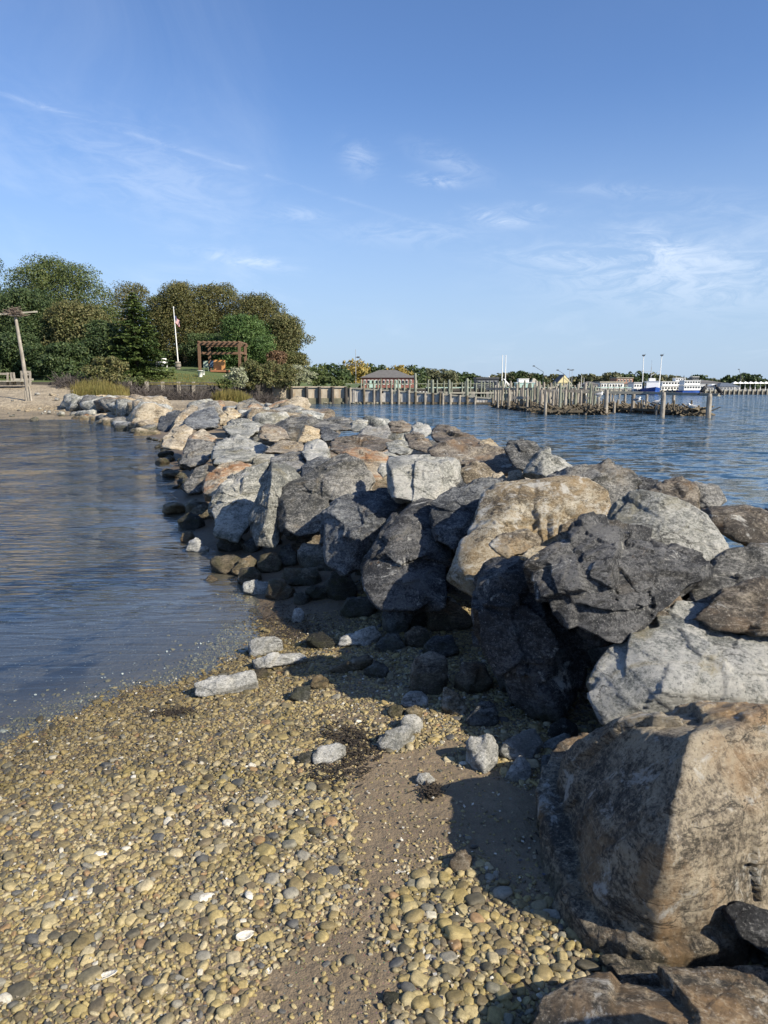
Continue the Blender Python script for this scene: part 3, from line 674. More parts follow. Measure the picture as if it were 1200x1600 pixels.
# beyond the traced ones and under them: the body of the jetty
rs = np.random.RandomState(5); fill = []
y = 0.3
cols = ['pale', 'pale', 'grey', 'grey', 'tan', 'slate', 'brown', 'gold', 'pale', 'white', 'grey', 'tan', 'rust']
while y < 51:
    step = 0.72 if y < 9 else 0.8 + y * 0.013
    x = float(XL(y)) + 0.35
    while x < float(XR(y)) + (0.2 if y > 14 else 0.5):
        fill.append((x + rs.uniform(-.2, .2), y + rs.uniform(-.2, .2), step * rs.uniform(.85, 1.35))); x += step * rs.uniform(.85, 1.1)
    y += step * 0.85
words = {'pale': 'pale grey', 'grey': 'grey', 'tan': 'tan', 'slate': 'blue-grey', 'brown': 'brown', 'gold': 'golden', 'white': 'white-blotched', 'rust': 'rusty', 'dark': 'black'}
MARKS = [(307, 685, 'rust-red boulder'), (315, 652, 'blue-black boulder'), (358, 648, 'golden yellow boulder'), (262, 658, 'blue-grey boulder'), (282, 665, 'leaning pinkish slab'), (160, 612, 'marsh grass'), (100, 638, 'row of shore stones'), (362, 618, 'second marsh grass'), (280, 600, 'retaining wall'), (430, 675, 'dark wedge'), (485, 678, 'golden brown boulder'), (516, 678, 'blue-grey tooth'), (378, 705, 'ribbed pale boulder'), (460, 620, 'concrete bulkhead'), (580, 625, 'timber bulkhead'), (705, 680, 'long ribbed brown boulder'), (662, 740, 'square pale block'), (500, 780, 'dark grey rounded boulder'), (360, 785, 'broad pale boulder'), (850, 800, 'white-streaked boulder'), (1040, 820, 'pale green-grey boulder'), (960, 920, 'jagged charcoal boulder'), (830, 1000, 'tall black boulder'), (1030, 1280, 'huge brown boulder'), (1100, 1030, 'white-blotched boulder'), (575, 820, 'mottled dark boulder'), (640, 870, 'dark leaning boulder'), (215, 625, 'grassy far end'), (200, 655, 'lagoon corner')]
used = {}
for i, (x, y, s) in enumerate(fill):
    top = float(S_top(x, y)); u, v = PX(np.array([x, y, top]))
    hid = any(abs(u - a) < w * 1.15 and abs(v - b) < h * 1.3 for a, b, w, h in POLYS) or y < 8.5
    if not (-150 < u < 1500) or (hid and y > 13): continue
    if hid and 3.2 < y < 8.5 and x < XL(y) + 0.7: continue
    if hid and y < 3.2 and x < 1.5: continue
    hz = s * rs.uniform(.34, .5); wx = s * rs.uniform(.5, .72); wy = s * rs.uniform(.5, .7)
    cz = (top - hz * 0.72 + rs.uniform(-.06, .1)) if not hid else top - hz - 0.3 - (0.15 if y < 8.5 else 0)
    q = np.array([(a_, b_, c_) for a_ in (-1, 1) for b_ in (-1, 1) for c_ in (-1, 1)], float) * rs.uniform(.45, .95, (8, 3)); q = np.vstack([q, rs.normal(size=(3, 3)) * .6])
    tl_ = rs.uniform(-.5, .5); q = q @ np.array([[1, 0, 0], [0, math.cos(tl_), -math.sin(tl_)], [0, math.sin(tl_), math.cos(tl_)]])
    a = rs.uniform(0, 6.28); P = q * np.array([wx, wy, hz]); P[:, :2] = P[:, :2] @ np.array([[math.cos(a), -math.sin(a)], [math.sin(a), math.cos(a)]])
    mat = cols[rs.randint(len(cols))]
    sub = 3 if (hid or y > 30) else 4
    mark = min(MARKS, key=lambda q_: (q_[0] - u) ** 2 + ((q_[1] - v) * 1.5) ** 2); way = ('right of' if u > mark[0] else 'left of') if abs(u - mark[0]) > 1.5 * abs(v - mark[1]) else ('below' if v > mark[1] else 'above')
    if hid: lab = '%s filler rock deep in the gaps %s the %s' % (words[mat], way, mark[2])
    else:
        side = 'lagoon side' if x < XL(y) + 1.0 else ('bay side' if x > XR(y) - .6 else 'on top')
        rng_ = 'far end' if y > 34 else ('far half' if y > 20 else 'middle')
        big = 'large' if s > 1.2 else 'smaller'
        lab = '%s %s boulder %s the %s, %s' % (big, words[mat], way, mark[2], side)
    boulder(P + np.array([x, y, cz]), mat, sub, 200 + i, 'boulder', lab, GJ if not hid else 'rocks down in the gaps of the jetty')
# ---------------------------------------------------------------- stones at the jetty's foot and on the beach
GS = 'loose stones at the foot of the jetty'
def stone(poly, mat, label, sub=4, depth=0.7, sink=0.1, seed=None, cat='stone', name='stone', tall=0.5, **k):
    a = np.array(poly, float); vb = a[:, 1].max(); u = a[:, 0].mean()
    g = gpt(u, vb); yb = g[1]
    size = np.ptp(a[:, 0]) / FPX * yb
    hgt = np.ptp(a[:, 1]) / FPX * yb
    yt = yb + tall * hgt * 1.6
    k.setdefault('bulge', 0.1)
    P = np.array(poly_pts(poly, yb, yt, back=depth * min(size, hgt * 1.6), drop=0.3, **k))
    P = np.vstack([P, P[:len(poly)] * [1, 1, 0] + [0, 0.3 * depth * size, float(g[2]) - sink * hgt]])
    return boulder(P, mat, sub, seed if seed is not None else int(u * 7 + vb), name, label, GS, cat, rough=0.8)
def E(cx, cy, w, h, seed, n=6):
    r = np.random.RandomState(seed); an = np.sort(r.uniform(0, 6.28, n)) if False else np.linspace(0, 6.28, n, endpoint=False) + r.uniform(-.4, .4, n)
    return [(cx + w / 2 * math.cos(t) * r.uniform(.8, 1.15), cy + h / 2 * math.sin(t) * r.uniform(.85, 1.08)) for t in an]
STONES = [
 ([(303, 1068), (330, 1058), (393, 1051), (399, 1066), (340, 1080), (318, 1090), (306, 1087)], 'light', 'long pale square-cut stone at the water line, leftmost of the cut blocks', .5),
 ([(388, 1004), (400, 997), (440, 994), (444, 1008), (414, 1022), (391, 1026)], 'light', 'grey cut stone block at the water line, highest of three', .6),
 ([(391, 1031), (430, 1021), (470, 1019), (481, 1028), (440, 1040), (398, 1047)], 'light', 'flat grey slab lying just below the cut grey block', .6),
 ([(393, 1047), (412, 1042), (421, 1052), (410, 1062), (396, 1060)], 'brown', 'dark brown stone under the end of the flat grey slab', .6),
 ([(378, 924), (380, 909), (400, 906), (424, 909), (425, 925), (400, 930)], 'light', 'pale flat stone at the water line beside brown stones', .6),
 ([(455, 968), (460, 951), (472, 949), (476, 962), (468, 974)], 'light', 'small pale upright stone in the mud near the water corner', .7),
 ([(477, 1000), (483, 990), (502, 987), (520, 998), (530, 1012), (505, 1015)], 'dark', 'dark rounded stone on the wet sand right of the cut blocks', .6),
 ([(527, 1008), (530, 996), (560, 988), (586, 975), (594, 990), (575, 1006), (545, 1012)], 'light', 'long grey half-shaded stone right of the dark rounded one', .6),
 ([(513, 1047), (540, 1035), (572, 1022), (584, 1028), (560, 1046), (528, 1052)], 'brown', 'thin flat stone half buried in the pebbles', .5),
 ([(452, 1088), (460, 1074), (484, 1071), (486, 1088), (472, 1098)], 'slate', 'small grey cube-like stone among yellow pebbles', .7),
 ([(484, 1072), (488, 1058), (500, 1052), (514, 1062), (512, 1074), (498, 1078)], 'tan', 'rounded pitted tan stone right of the grey cube-like one', .7),
 ([(583, 1165), (592, 1152), (615, 1140), (640, 1130), (648, 1138), (636, 1158), (618, 1175), (592, 1174)], 'light', 'long white-grey stone on the sand edge, lower of two touching', .7),
 ([(626, 1128), (632, 1117), (650, 1116), (661, 1126), (656, 1144), (640, 1148)], 'light', 'white-grey stone resting against the long one', .8),
 ([(628, 1090), (640, 1080), (658, 1080), (670, 1090), (668, 1102), (645, 1106), (631, 1102)], 'light', 'rounded light grey stone above a tan one', .8),
 ([(604, 1110), (612, 1101), (626, 1101), (633, 1110), (625, 1121), (610, 1120)], 'tan', 'rounded tan stone left below the light grey one', .9),
 ([(634, 1108), (648, 1102), (660, 1108), (660, 1124), (642, 1124)], 'gold', 'mossy yellow stone between the light grey one and its neighbours', .9),
 ([(728, 1160), (735, 1150), (770, 1147), (780, 1162), (776, 1190), (756, 1209), (736, 1182)], 'light', 'light grey shield-shaped stone standing on the sand', .6),
 ([(781, 1172), (790, 1156), (818, 1143), (836, 1139), (846, 1158), (838, 1190), (812, 1188), (790, 1184)], 'light', 'light grey pointed stone right of the shield-shaped one', .7),
 ([(788, 1214), (798, 1196), (812, 1180), (830, 1192), (832, 1212), (812, 1224)], 'light', 'speckled whitish stone leaning below the pointed light grey one', .7),
 ([(844, 1170), (852, 1160), (880, 1145), (892, 1150), (884, 1166), (860, 1174)], 'light', 'small striped grey stone beside the huge brown boulder', .7),
 ([(843, 1200), (846, 1182), (862, 1178), (870, 1190), (866, 1206), (850, 1210)], 'slate', 'small grey stone touching the huge brown boulder', .7),
 ([(855, 1150), (862, 1130), (880, 1120), (900, 1132), (905, 1150), (880, 1156)], 'dark', 'dark stone in shadow behind the striped grey one', .7),
 ([(648, 1218), (654, 1209), (670, 1208), (679, 1218), (672, 1229), (656, 1228)], 'light', 'small white stone alone on the smooth sand', .9),
 ([(486, 1178), (500, 1166), (528, 1160), (541, 1164), (538, 1180), (514, 1196), (492, 1194)], 'light', 'grey stone with green moss on its right end', .7),
 ([(464, 1184), (472, 1176), (487, 1174), (490, 1190), (474, 1195)], 'grey', 'small grey stone left of the mossy one', .7),
 ([(643, 1050), (650, 1026), (672, 1018), (696, 1030), (698, 1058), (690, 1088), (660, 1086), (646, 1072)], 'brown', 'brown boulder half in shade at the jetty foot', .8),
 ([(690, 1100), (694, 1072), (712, 1080), (732, 1102), (728, 1120), (700, 1118)], 'tan', 'tan stone half in shade right of the brown boulder', .7),
 ([(702, 1348), (708, 1332), (728, 1328), (738, 1340), (734, 1362), (708, 1366)], 'brown', 'mossy brown block at the edge of the big shadow on the sand', .8),
 ([(282, 846), (284, 832), (298, 828), (303, 838), (296, 848)], 'brown', 'small brown stone standing in the lagoon shallows', .8),
 ([(290, 860), (296, 846), (306, 840), (326, 856), (316, 864)], 'light', 'light triangular stone standing in the lagoon shallows', .7),
 ([(328, 880), (334, 870), (365, 866), (384, 876), (378, 894), (350, 898)], 'brown', 'brown block at the water line below the broad pale boulder', .7),
 ([(362, 892), (372, 876), (392, 866), (402, 876), (392, 892), (374, 900)], 'tan', 'tan sunlit stone tilted at the water line', .7),
 ([(370, 908), (374, 888), (396, 884), (406, 896), (402, 910), (384, 914)], 'brown', 'brown block below the tilted tan stone', .7),
 ([(402, 890), (404, 868), (430, 862), (441, 876), (436, 892), (415, 896)], 'brown', 'round brown stone in the shade under the cream-grey boulder', .8),
 ([(413, 925), (420, 905), (440, 905), (462, 922), (458, 934), (436, 938)], 'brown', 'brown angular stone beside the pale flat one', .7),
]
for i, (poly, mat, lab, dp) in enumerate(STONES): stone(poly, mat, lab, 5 if np.ptp(np.array(poly)[:, 0]) > 60 else 4, dp, seed=300 + i)
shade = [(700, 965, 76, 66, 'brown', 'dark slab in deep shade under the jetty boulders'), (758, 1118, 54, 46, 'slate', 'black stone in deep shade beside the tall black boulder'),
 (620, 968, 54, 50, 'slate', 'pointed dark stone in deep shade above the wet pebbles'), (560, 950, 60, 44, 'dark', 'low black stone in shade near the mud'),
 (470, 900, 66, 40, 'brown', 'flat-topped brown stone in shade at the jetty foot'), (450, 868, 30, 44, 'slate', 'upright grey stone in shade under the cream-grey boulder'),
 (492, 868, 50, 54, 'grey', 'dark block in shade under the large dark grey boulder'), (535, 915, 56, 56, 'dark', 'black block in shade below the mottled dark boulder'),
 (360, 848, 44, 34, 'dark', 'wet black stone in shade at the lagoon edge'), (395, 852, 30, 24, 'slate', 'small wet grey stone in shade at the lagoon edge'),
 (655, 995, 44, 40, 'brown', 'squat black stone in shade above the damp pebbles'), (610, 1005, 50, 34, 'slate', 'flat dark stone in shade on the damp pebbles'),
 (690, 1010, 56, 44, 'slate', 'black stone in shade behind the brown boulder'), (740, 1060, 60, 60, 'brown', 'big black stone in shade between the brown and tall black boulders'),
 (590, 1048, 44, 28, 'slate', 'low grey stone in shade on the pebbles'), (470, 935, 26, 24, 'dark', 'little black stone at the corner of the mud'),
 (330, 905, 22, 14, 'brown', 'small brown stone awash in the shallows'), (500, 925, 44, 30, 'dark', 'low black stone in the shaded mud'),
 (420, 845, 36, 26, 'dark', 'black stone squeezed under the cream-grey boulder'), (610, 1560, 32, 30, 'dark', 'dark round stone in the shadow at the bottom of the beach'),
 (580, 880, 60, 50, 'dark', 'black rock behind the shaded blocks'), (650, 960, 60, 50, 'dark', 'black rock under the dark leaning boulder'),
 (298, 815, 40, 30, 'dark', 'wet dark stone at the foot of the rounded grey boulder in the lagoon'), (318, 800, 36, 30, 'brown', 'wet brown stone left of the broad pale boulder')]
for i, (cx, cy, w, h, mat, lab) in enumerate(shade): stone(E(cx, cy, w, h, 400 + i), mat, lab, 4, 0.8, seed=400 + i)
for i in range(46):   # small stones along the lagoon edge farther on
    r = np.random.RandomState(600 + i); y = r.uniform(9.5, 26); x = float(np.interp(y, yk, xl_k)) + r.uniform(-.55, .35); s = r.uniform(.10, .28)
    q = r.normal(size=(12, 3)); q /= np.linalg.norm(q, axis=1)[:, None]; z = float(ground(np.array([x]), np.array([y]))[0])
    boulder(q * np.array([s, s * .9, s * .6]) + np.array([x, y, max(z, -.12) + s * .22]), ['brown', 'grey', 'tan', 'dark'][i % 4], 3, 600 + i, 'stone',
            'small wet stone at the jetty foot along the lagoon edge', 'small stones along the lagoon edge', 'stone')
# rocks outside the picture on the right, whose shadows fall on the sand and boulders in view
for i, (x, y, z, a, b, c_, lab) in enumerate([(1.62, 1.36, .50, .42, .36, .46, 'off-frame boulder of the jetty right of the lowest one'), (2.25, 2.0, .75, .5, .5, .5, 'off-frame boulder of the jetty on the bay side'), (1.22, 0.82, .60, .36, .34, .52, 'off-frame boulder of the jetty near the viewer')]):
    r = np.random.RandomState(70 + i); q = r.normal(size=(14, 3)); q /= np.linalg.norm(q, axis=1)[:, None]
    boulder(q * np.array([a, b, c_]) + np.array([x, y, z - .1]), 'grey', 4, 70 + i, 'boulder', lab, GJ)

# ---------------------------------------------------------------- pebbles
def pebble_material():
    m, t, out = mat_new('beach_pebble')
    oi = t.new('ShaderNodeObjectInfo'); tc = t.new('ShaderNodeTexCoord'); R = oi.outputs['Random']
    c = t.ramp(R, [(0.0, (0.34, 0.27, 0.115)), (0.12, (0.19, 0.15, 0.07)), (0.22, (0.38, 0.31, 0.16)), (0.32, (0.26, 0.205, 0.095)), (0.40, (0.10, 0.088, 0.058)), (0.48, (0.36, 0.30, 0.16)), (0.56, (0.22, 0.185, 0.105)),
                   (0.65, (0.235, 0.22, 0.175)), (0.69, (0.31, 0.24, 0.10)), (0.76, (0.15, 0.12, 0.07)), (0.84, (0.40, 0.34, 0.21)), (0.92, (0.10, 0.098, 0.09)), (0.97, (0.28, 0.18, 0.09)), (0.985, (0.52, 0.49, 0.41))], 'CONSTANT')
    vec = t.vmath('ADD', tc.outputs['Object'], t.vmath('SCALE', (31., 17., 53.), scale=R))
    n = t.noise(vec, 2.2, 6, 0.65, 0.5); f = t.noise(vec, 9, 6, 0.75)
    c = t.mix(1.0, c, t.ramp(n, [(0.3, 0.62), (0.7, 1.25)]), 'MULTIPLY')
    c = t.mix(1.0, c, t.ramp(f, [(0.3, 0.75), (0.7, 1.2)]), 'MULTIPLY')
    g = t.new('ShaderNodeNewGeometry'); P = g.outputs['Position']; sz = t.new('ShaderNodeSeparateXYZ', ins={0: P})
    zn = t.math('ADD', sz.outputs[2], t.math('MULTIPLY', t.math('SUBTRACT', t.noise(P, 1.4, 5, 0.6), 0.5), 0.16))
    wet = t.mapr(zn, 0.14, 0.03, 0.0, 0.75, True)
    c = t.mix(wet, c, t.mix(1.0, c, (0.45, 0.42, 0.33), 'MULTIPLY'))
    alg = t.noise(t.vmath('ADD', P, (40, 7, 3)), 1.9, 6, 0.65, 0.5)
    c = t.mix(t.mapr(alg, 0.52, 0.68, 0, 0.7), c, t.mix(1.0, c, (0.50, 0.50, 0.30), 'MULTIPLY'))
    b = t.new('ShaderNodeBump', ins={'Strength': 0.3, 'Distance': 0.05, 'Height': f})
    principled(t, out, **{'Base Color': c, 'Roughness': 0.55, 'Normal': b.outputs[0]})
    return m
PEB = pebble_material()
def pebble_mesh(i, sub=3):
    D, F = ico(sub); r = np.random.RandomState(900 + i)
    p = 2.0 + r.uniform(0.1, 0.9) + (1.6 if i % 3 == 0 else 0)
    V = D / ((np.abs(D) ** p).sum(1) ** (1 / p))[:, None]
    V = V * (1 + 0.22 * fbm(D * 0.9 + i * 9.1, 2) + 0.05 * fbm(D * 3 + i, 2))[:, None]
    return np_mesh('pebble', V * np.array([1, r.uniform(.7, .92), r.uniform(.34, .62)]), F, PEB, smooth=True)
meshes = [pebble_mesh(i) for i in range(9)]
def in_poly(u, v, poly):
    c = np.zeros(u.shape, bool); n = len(poly)
    for i in range(n):
        (x1, y1), (x2, y2) = poly[i], poly[(i + 1) % n]
        c ^= ((y1 > v) != (y2 > v)) & (u < (x2 - x1) * (v - y1) / (y2 - y1 + 1e-9) + x1)
    return c
SANDP = [(570, 1190), (610, 1178), (690, 1172), (720, 1140), (740, 1195), (800, 1222), (850, 1200), (866, 1250), (872, 1400), (780, 1385), (735, 1335), (690, 1335), (660, 1330), (560, 1350), (525, 1330), (545, 1270)]
SAND2 = [(540, 1330), (640, 1350), (600, 1400), (590, 1480), (640, 1540), (560, 1610), (250, 1620), (440, 1500), (540, 1420)]
SAND3 = [(470, 1000), (600, 1010), (640, 1080), (640, 1130), (560, 1130), (500, 1120), (520, 1060), (440, 1045)]
MUD = [(380, 880), (520, 900), (560, 960), (500, 1000), (430, 1000), (400, 960)]
rs = np.random.RandomState(77)
N = 230000
px = rs.uniform(-3.6, 1.3, N); py = rs.uniform(1.15, 6.2, N)
pz = ground(px, py); u, v = PX(np.stack([px, py, pz], 1))
nz = fbm(np.stack([px * 1.6, py * 1.6, 0 * px], 1), 3); nz2 = fbm(np.stack([px * 5 + 9, py * 5, 0 * px], 1), 3)
dens = np.full(N, 0.72) + 0.25 * nz2
u2, v2 = u + 60 * nz + 40 * nz2, v + 40 * nz - 25 * nz2
s1 = in_poly(u2, v2, SANDP); s2 = in_poly(u2, v2, SAND2); s3 = in_poly(u, v, SAND3); mud = in_poly(u, v, MUD)
dens = np.where(s1, 0.02, dens); dens = np.where(s2, np.clip(0.16 + 0.7 * (nz + 0.4 * nz2), 0.03, 1), dens)
dens = np.where(s3, np.clip(0.35 + 1.0 * nz, .05, .8), dens); dens = np.where(mud, 0.12, dens)
d = sdist(px, py, shore); dens = np.where(d < 0, np.exp(d / 0.16) * 0.45, dens)
dens = np.where((v < 985) & (u < 560), dens * .3, dens)
lower = (u > 600) & (v > 1370) & ~s2
size = np.exp(rs.normal(math.log(0.0063), 0.40, N)) * (1 + 0.12 * (py < 3)) * (1 + 0.22 * lower)
big = rs.rand(N) < 0.008; size = np.where(big, rs.uniform(0.014, 0.026, N), size)
size = np.where(s1 | mud, size * 0.5, size); size = np.clip(size, 0.004, 0.032)
keep = (rs.rand(N) < dens) & (px < XL(py) + 0.8) & (u > -120) & (u < 1280) & (v < 1700)
I = np.where(keep)[0]
# big ones first, thin out overlaps on a grid so that pebbles sit beside each other
I = I[np.argsort(-size[I])]; cellsz = 0.02; occ = {}; sel = []
for i in I:
    gx_, gy_ = int(px[i] / 0.03 + 1000), int(py[i] / 0.03 + 1000); ok = True; lift = 0
    for a in (-1, 0, 1):
        for b in (-1, 0, 1):
            for j in occ.get((gx_ + a, gy_ + b), ()):
                dd = math.hypot(px[i] - px[j], py[i] - py[j])
                if dd < 0.62 * (size[i] + size[j]): ok = False; break
            if not ok: break
        if not ok: break
    if ok: occ.setdefault((gx_, gy_), []).append(i); sel.append(i)
sel = np.array(sel)
dist = np.sqrt(px[sel] ** 2 + py[sel] ** 2 + CAMZ ** 2)
vis = (u[sel] > 5) & (u[sel] < 930) & (v[sel] < 1595) & (v[sel] > 1100) & (u[sel] < 850 + 0 * v[sel])
order = np.argsort(-(size[sel] / dist) * vis); heroes = sel[order[:300]]; rest = sel[order[300:]]
PM = [(155, 1337, 'broken white shell'), (320, 1405, 'left ribbed oyster shell'), (390, 1402, 'right ribbed oyster shell'), (380, 1468, 'pale open oyster shell'), (163, 1530, 'long curled shell'), (112, 1407, 'slim white shell'), (210, 1215, 'flat grey shell'), (420, 1520, 'small curled shell on mud'), (512, 1180, 'mossy grey stone'), (615, 1155, 'long white-grey stone'), (720, 1348, 'mossy brown block'), (860, 1470, 'foot of the huge brown boulder'), (610, 1560, 'dark round stone in shadow'), (770, 1530, 'tiny white shell lower right'), (350, 1072, 'long cut stone'), (468, 1086, 'grey cube-like stone'), (500, 1066, 'pitted tan stone'), (663, 1218, 'small white stone on the sand'), (250, 1590, 'bottom edge, below the curled shell'), (30, 1580, 'bottom left corner'), (20, 1300, 'left edge of the picture'), (840, 1560, 'bottom mottled boulder'), (480, 1330, 'left border of the smooth sand'), (680, 1430, 'upper left of the lower pebble patch'), (760, 1440, 'middle of the lower pebble patch'), (500, 1590, 'muddy strip at the bottom')]
def peb_label(i):
    s = 'large' if size[i] > .021 else ('medium' if size[i] > .0165 else 'small')
    m = min(PM, key=lambda q_: (q_[0] - u[i]) ** 2 + (q_[1] - v[i]) ** 2); du, dv = u[i] - m[0], v[i] - m[1]; r = math.hypot(du, dv)
    way = ('right of' if du > 0 else 'left of') if abs(du) > abs(dv) else ('below' if dv > 0 else 'above')
    return '%s rounded beach pebble %s %s the %s' % (s, 'just' if r < 35 else ('a little' if r < 75 else 'well'), way, m[2])
src = []
for k, i in enumerate(heroes):
    o = link('pebble', meshes[k % 9], None, (px[i], py[i], pz[i] + size[i] * 0.12))
    o.rotation_euler = (rs.uniform(-.3, .3), rs.uniform(-.3, .3), rs.uniform(0, 6.28)); s = size[i]; o.scale = (s * 1.15, s * 1.15, s)
    tag(o, peb_label(i), 'pebble', 'rounded pebbles on the beach')
    if k < 9: src.append(o)
def scatter(name, pts, scl, rot, idx, sources):
    me = bpy.data.meshes.new(name); me.vertices.add(len(pts)); me.vertices.foreach_set('co', np.asarray(pts, np.float32).ravel())
    for nm, arr, typ in (('pscale', scl, 'FLOAT_VECTOR'), ('prot', rot, 'FLOAT_VECTOR')):
        a = me.attributes.new(nm, typ, 'POINT'); a.data.foreach_set('vector', np.asarray(arr, np.float32).ravel())
    a = me.attributes.new('pidx', 'INT', 'POINT'); a.data.foreach_set('value', np.asarray(idx, np.int32))
    o = link(name, me); ng = bpy.data.node_groups.new(name, 'GeometryNodeTree')
    ng.interface.new_socket('Geometry', in_out='INPUT', socket_type='NodeSocketGeometry'); ng.interface.new_socket('Geometry', in_out='OUTPUT', socket_type='NodeSocketGeometry')
    n = ng.nodes; l = ng.links; gi = n.new('NodeGroupInput'); go = n.new('NodeGroupOutput'); iop = n.new('GeometryNodeInstanceOnPoints'); gti = n.new('GeometryNodeGeometryToInstance')
    for s in reversed(sources):
        oi = n.new('GeometryNodeObjectInfo'); oi.inputs['Object'].default_value = s; oi.transform_space = 'ORIGINAL'; l.new(oi.outputs['Geometry'], gti.inputs[0])
    l.new(gi.outputs[0], iop.inputs['Points']); l.new(gti.outputs[0], iop.inputs['Instance']); iop.inputs['Pick Instance'].default_value = True
    for nm, typ, sk in (('pidx', 'INT', 'Instance Index'), ('prot', 'FLOAT_VECTOR', 'Rotation'), ('pscale', 'FLOAT_VECTOR', 'Scale')):
        na = n.new('GeometryNodeInputNamedAttribute'); na.data_type = typ; na.inputs[0].default_value = nm; l.new(na.outputs[0], iop.inputs[sk])
    l.new(iop.outputs[0], go.inputs[0]); md_ = o.modifiers.new('scatter', 'NODES'); md_.node_group = ng
    return o
def scat_arrays(ix, lift=0.1):
    n = len(ix); s = size[ix]
    return (np.stack([px[ix], py[ix], pz[ix] + s * lift], 1), np.stack([s * rs.uniform(1, 1.35, n), s * rs.uniform(.85, 1.1, n), s * rs.uniform(.8, 1.25, n)], 1),
            np.stack([rs.uniform(-.5, .5, n), rs.uniform(-.5, .5, n), rs.uniform(0, 6.28, n)], 1), rs.randint(0, 9, n))
tag(scatter('beach_pebbles', *scat_arrays(rest), src), 'yellow and grey pebbles covering the beach beside the lagoon', kind='stuff')
# fine gravel filling between the pebbles
N2 = 120000
fx = rs.uniform(-3.6, 1.2, N2); fy = rs.uniform(1.2, 5.4, N2); fu, fv = PX(np.stack([fx, fy, 0 * fx + .12], 1))
fd = sdist(fx, fy, shore); fk = (fd > -0.3) & (fx < XL(fy) + .5) & (fu > -80) & (fv < 1680) & (rs.rand(N2) < np.where(in_poly(fu, fv, SANDP), 0.13, np.where(in_poly(fu, fv, SAND2), .3, .6)))
ix = np.where(fk)[0]; fz = ground(fx[ix], fy[ix]); fs = np.exp(rs.normal(math.log(0.0042), .35, len(ix)))
tag(scatter('gravel', np.stack([fx[ix], fy[ix], fz + fs * .2], 1), np.stack([fs * 1.2, fs, fs], 1), np.stack([rs.uniform(-.6, .6, len(ix)), rs.uniform(-.6, .6, len(ix)), rs.uniform(0, 6.28, len(ix))], 1), rs.randint(0, 9, len(ix)), src),
    'fine gravel between the pebbles', kind='stuff')

# shells
SHELL = simple('oyster_shell', (0.55, 0.52, 0.44), 0.5, 0.3, 30, 0.4)
def shell(u_, v_, L, rz, tilt, lab, open_=False):
    g = gpt(u_, v_); n, m_ = 12, 7; V = []
    for j in range(m_):
        for i in range(n):
            a = 2 * math.pi * i / n; r = (j + 1) / m_
            x = r * math.cos(a) * (1 + .25 * math.cos(a)) * L; y = r * math.sin(a) * L * .58
            z = (1 - r * r) * L * .28 + 0.03 * L * math.sin(9 * r + a) + .02 * L * random.uniform(-1, 1)
            V.append((x, y, -z if open_ else z))
    V.append((0, 0, (-.3 if open_ else .3) * L)); F = [(len(V) - 1, i, (i + 1) % n) for i in range(n)]; F4 = []
    for j in range(m_ - 1):
        for i in range(n): F4.append((j * n + i, (j + 1) * n + i, (j + 1) * n + (i + 1) % n, j * n + (i + 1) % n))
    me = bpy.data.meshes.new('shell'); me.from_pydata(V, [], F + F4); me.materials.append(SHELL)
    me.polygons.foreach_set('use_smooth', [True] * len(F + F4))
    o = link('oyster_shell', me, None, (g[0], g[1], g[2] + L * (.45 if open_ else .2))); o.rotation_euler = (tilt, tilt * .4, rz)
    sm = o.modifiers.new('thick', 'SOLIDIFY'); sm.thickness = L * .07
    tag(o, lab, 'shell', 'oyster and clam shells on the pebbles')
for a in [(155, 1337, .024, .3, .5, 'broken white shell among the pebbles on the left'), (320, 1405, .030, .5, .2, 'large ribbed oyster shell, left of two near the middle of the pebbles'), (390, 1402, .028, 1.8, .4, 'large ribbed oyster shell, right of two near the middle of the pebbles'),
          (380, 1468, .028, .6, .1, 'pale round oyster shell lying open below the two ribbed ones'), (163, 1530, .028, .4, -.3, 'long curled oyster shell near the bottom left'), (238, 1112, .024, .5, .1, 'long white oyster shell near the water line'),
          (112, 1407, .020, .3, .2, 'slim white shell on the pebbles at left'), (55, 1160, .018, .1, .1, 'small white shell at the water edge, far left'), (143, 1306, .014, .2, .3, 'slim white shell above the broken one'), (322, 1148, .016, .2, .3, 'white shell among pebbles below the long cut stone'),
          (420, 1520, .013, 1.2, .3, 'small curled shell on muddy sand'), (210, 1215, .022, 0, .1, 'flat grey shell on the pebbles, left'), (866, 1290, .014, .2, .1, 'small shell in the shadow on the sand'), (560, 1128, .018, .5, .5, 'pale shell by the dark weed patch'), (770, 1530, .012, .5, .5, 'tiny white shell in the lower right pebbles')]:
    shell(*a[:2], a[2], a[3], a[4], a[5], a[0] in (380, 163, 420))

# shell and stone chips
mb = MB(); rc = random.Random(31)
for _ in range(1500):
    x_, y_ = rc.uniform(-2.8, .9), rc.uniform(1.5, 5.0); uu, vv = PX(np.array([x_, y_, .15])); z_ = float(ground(np.array([x_]), np.array([y_]))[0])
    if x_ > XL(y_) + .2 or not (0 < uu < 900) or z_ < -.03: continue
    r_ = rc.uniform(.003, .008); k = rc.randint(4, 6); a0 = rc.uniform(0, 6.28); tx, ty = rc.uniform(-.5, .5), rc.uniform(-.5, .5); V = []
    for q in range(k): a = a0 + 6.28 * q / k; rr = r_ * rc.uniform(.5, 1.2); V.append((x_ + rr * math.cos(a), y_ + rr * math.sin(a), z_ + .009 + rr * (math.cos(a) * tx + math.sin(a) * ty)))
    V += [(a, b, c - .0015) for a, b, c in V]; mb.add(V, [tuple(range(k)), tuple(range(k, 2 * k))[::-1]] + [(q, k + q, k + (q + 1) % k, (q + 1) % k) for q in range(k)], rc.choice([0, 0, 1, 2]))
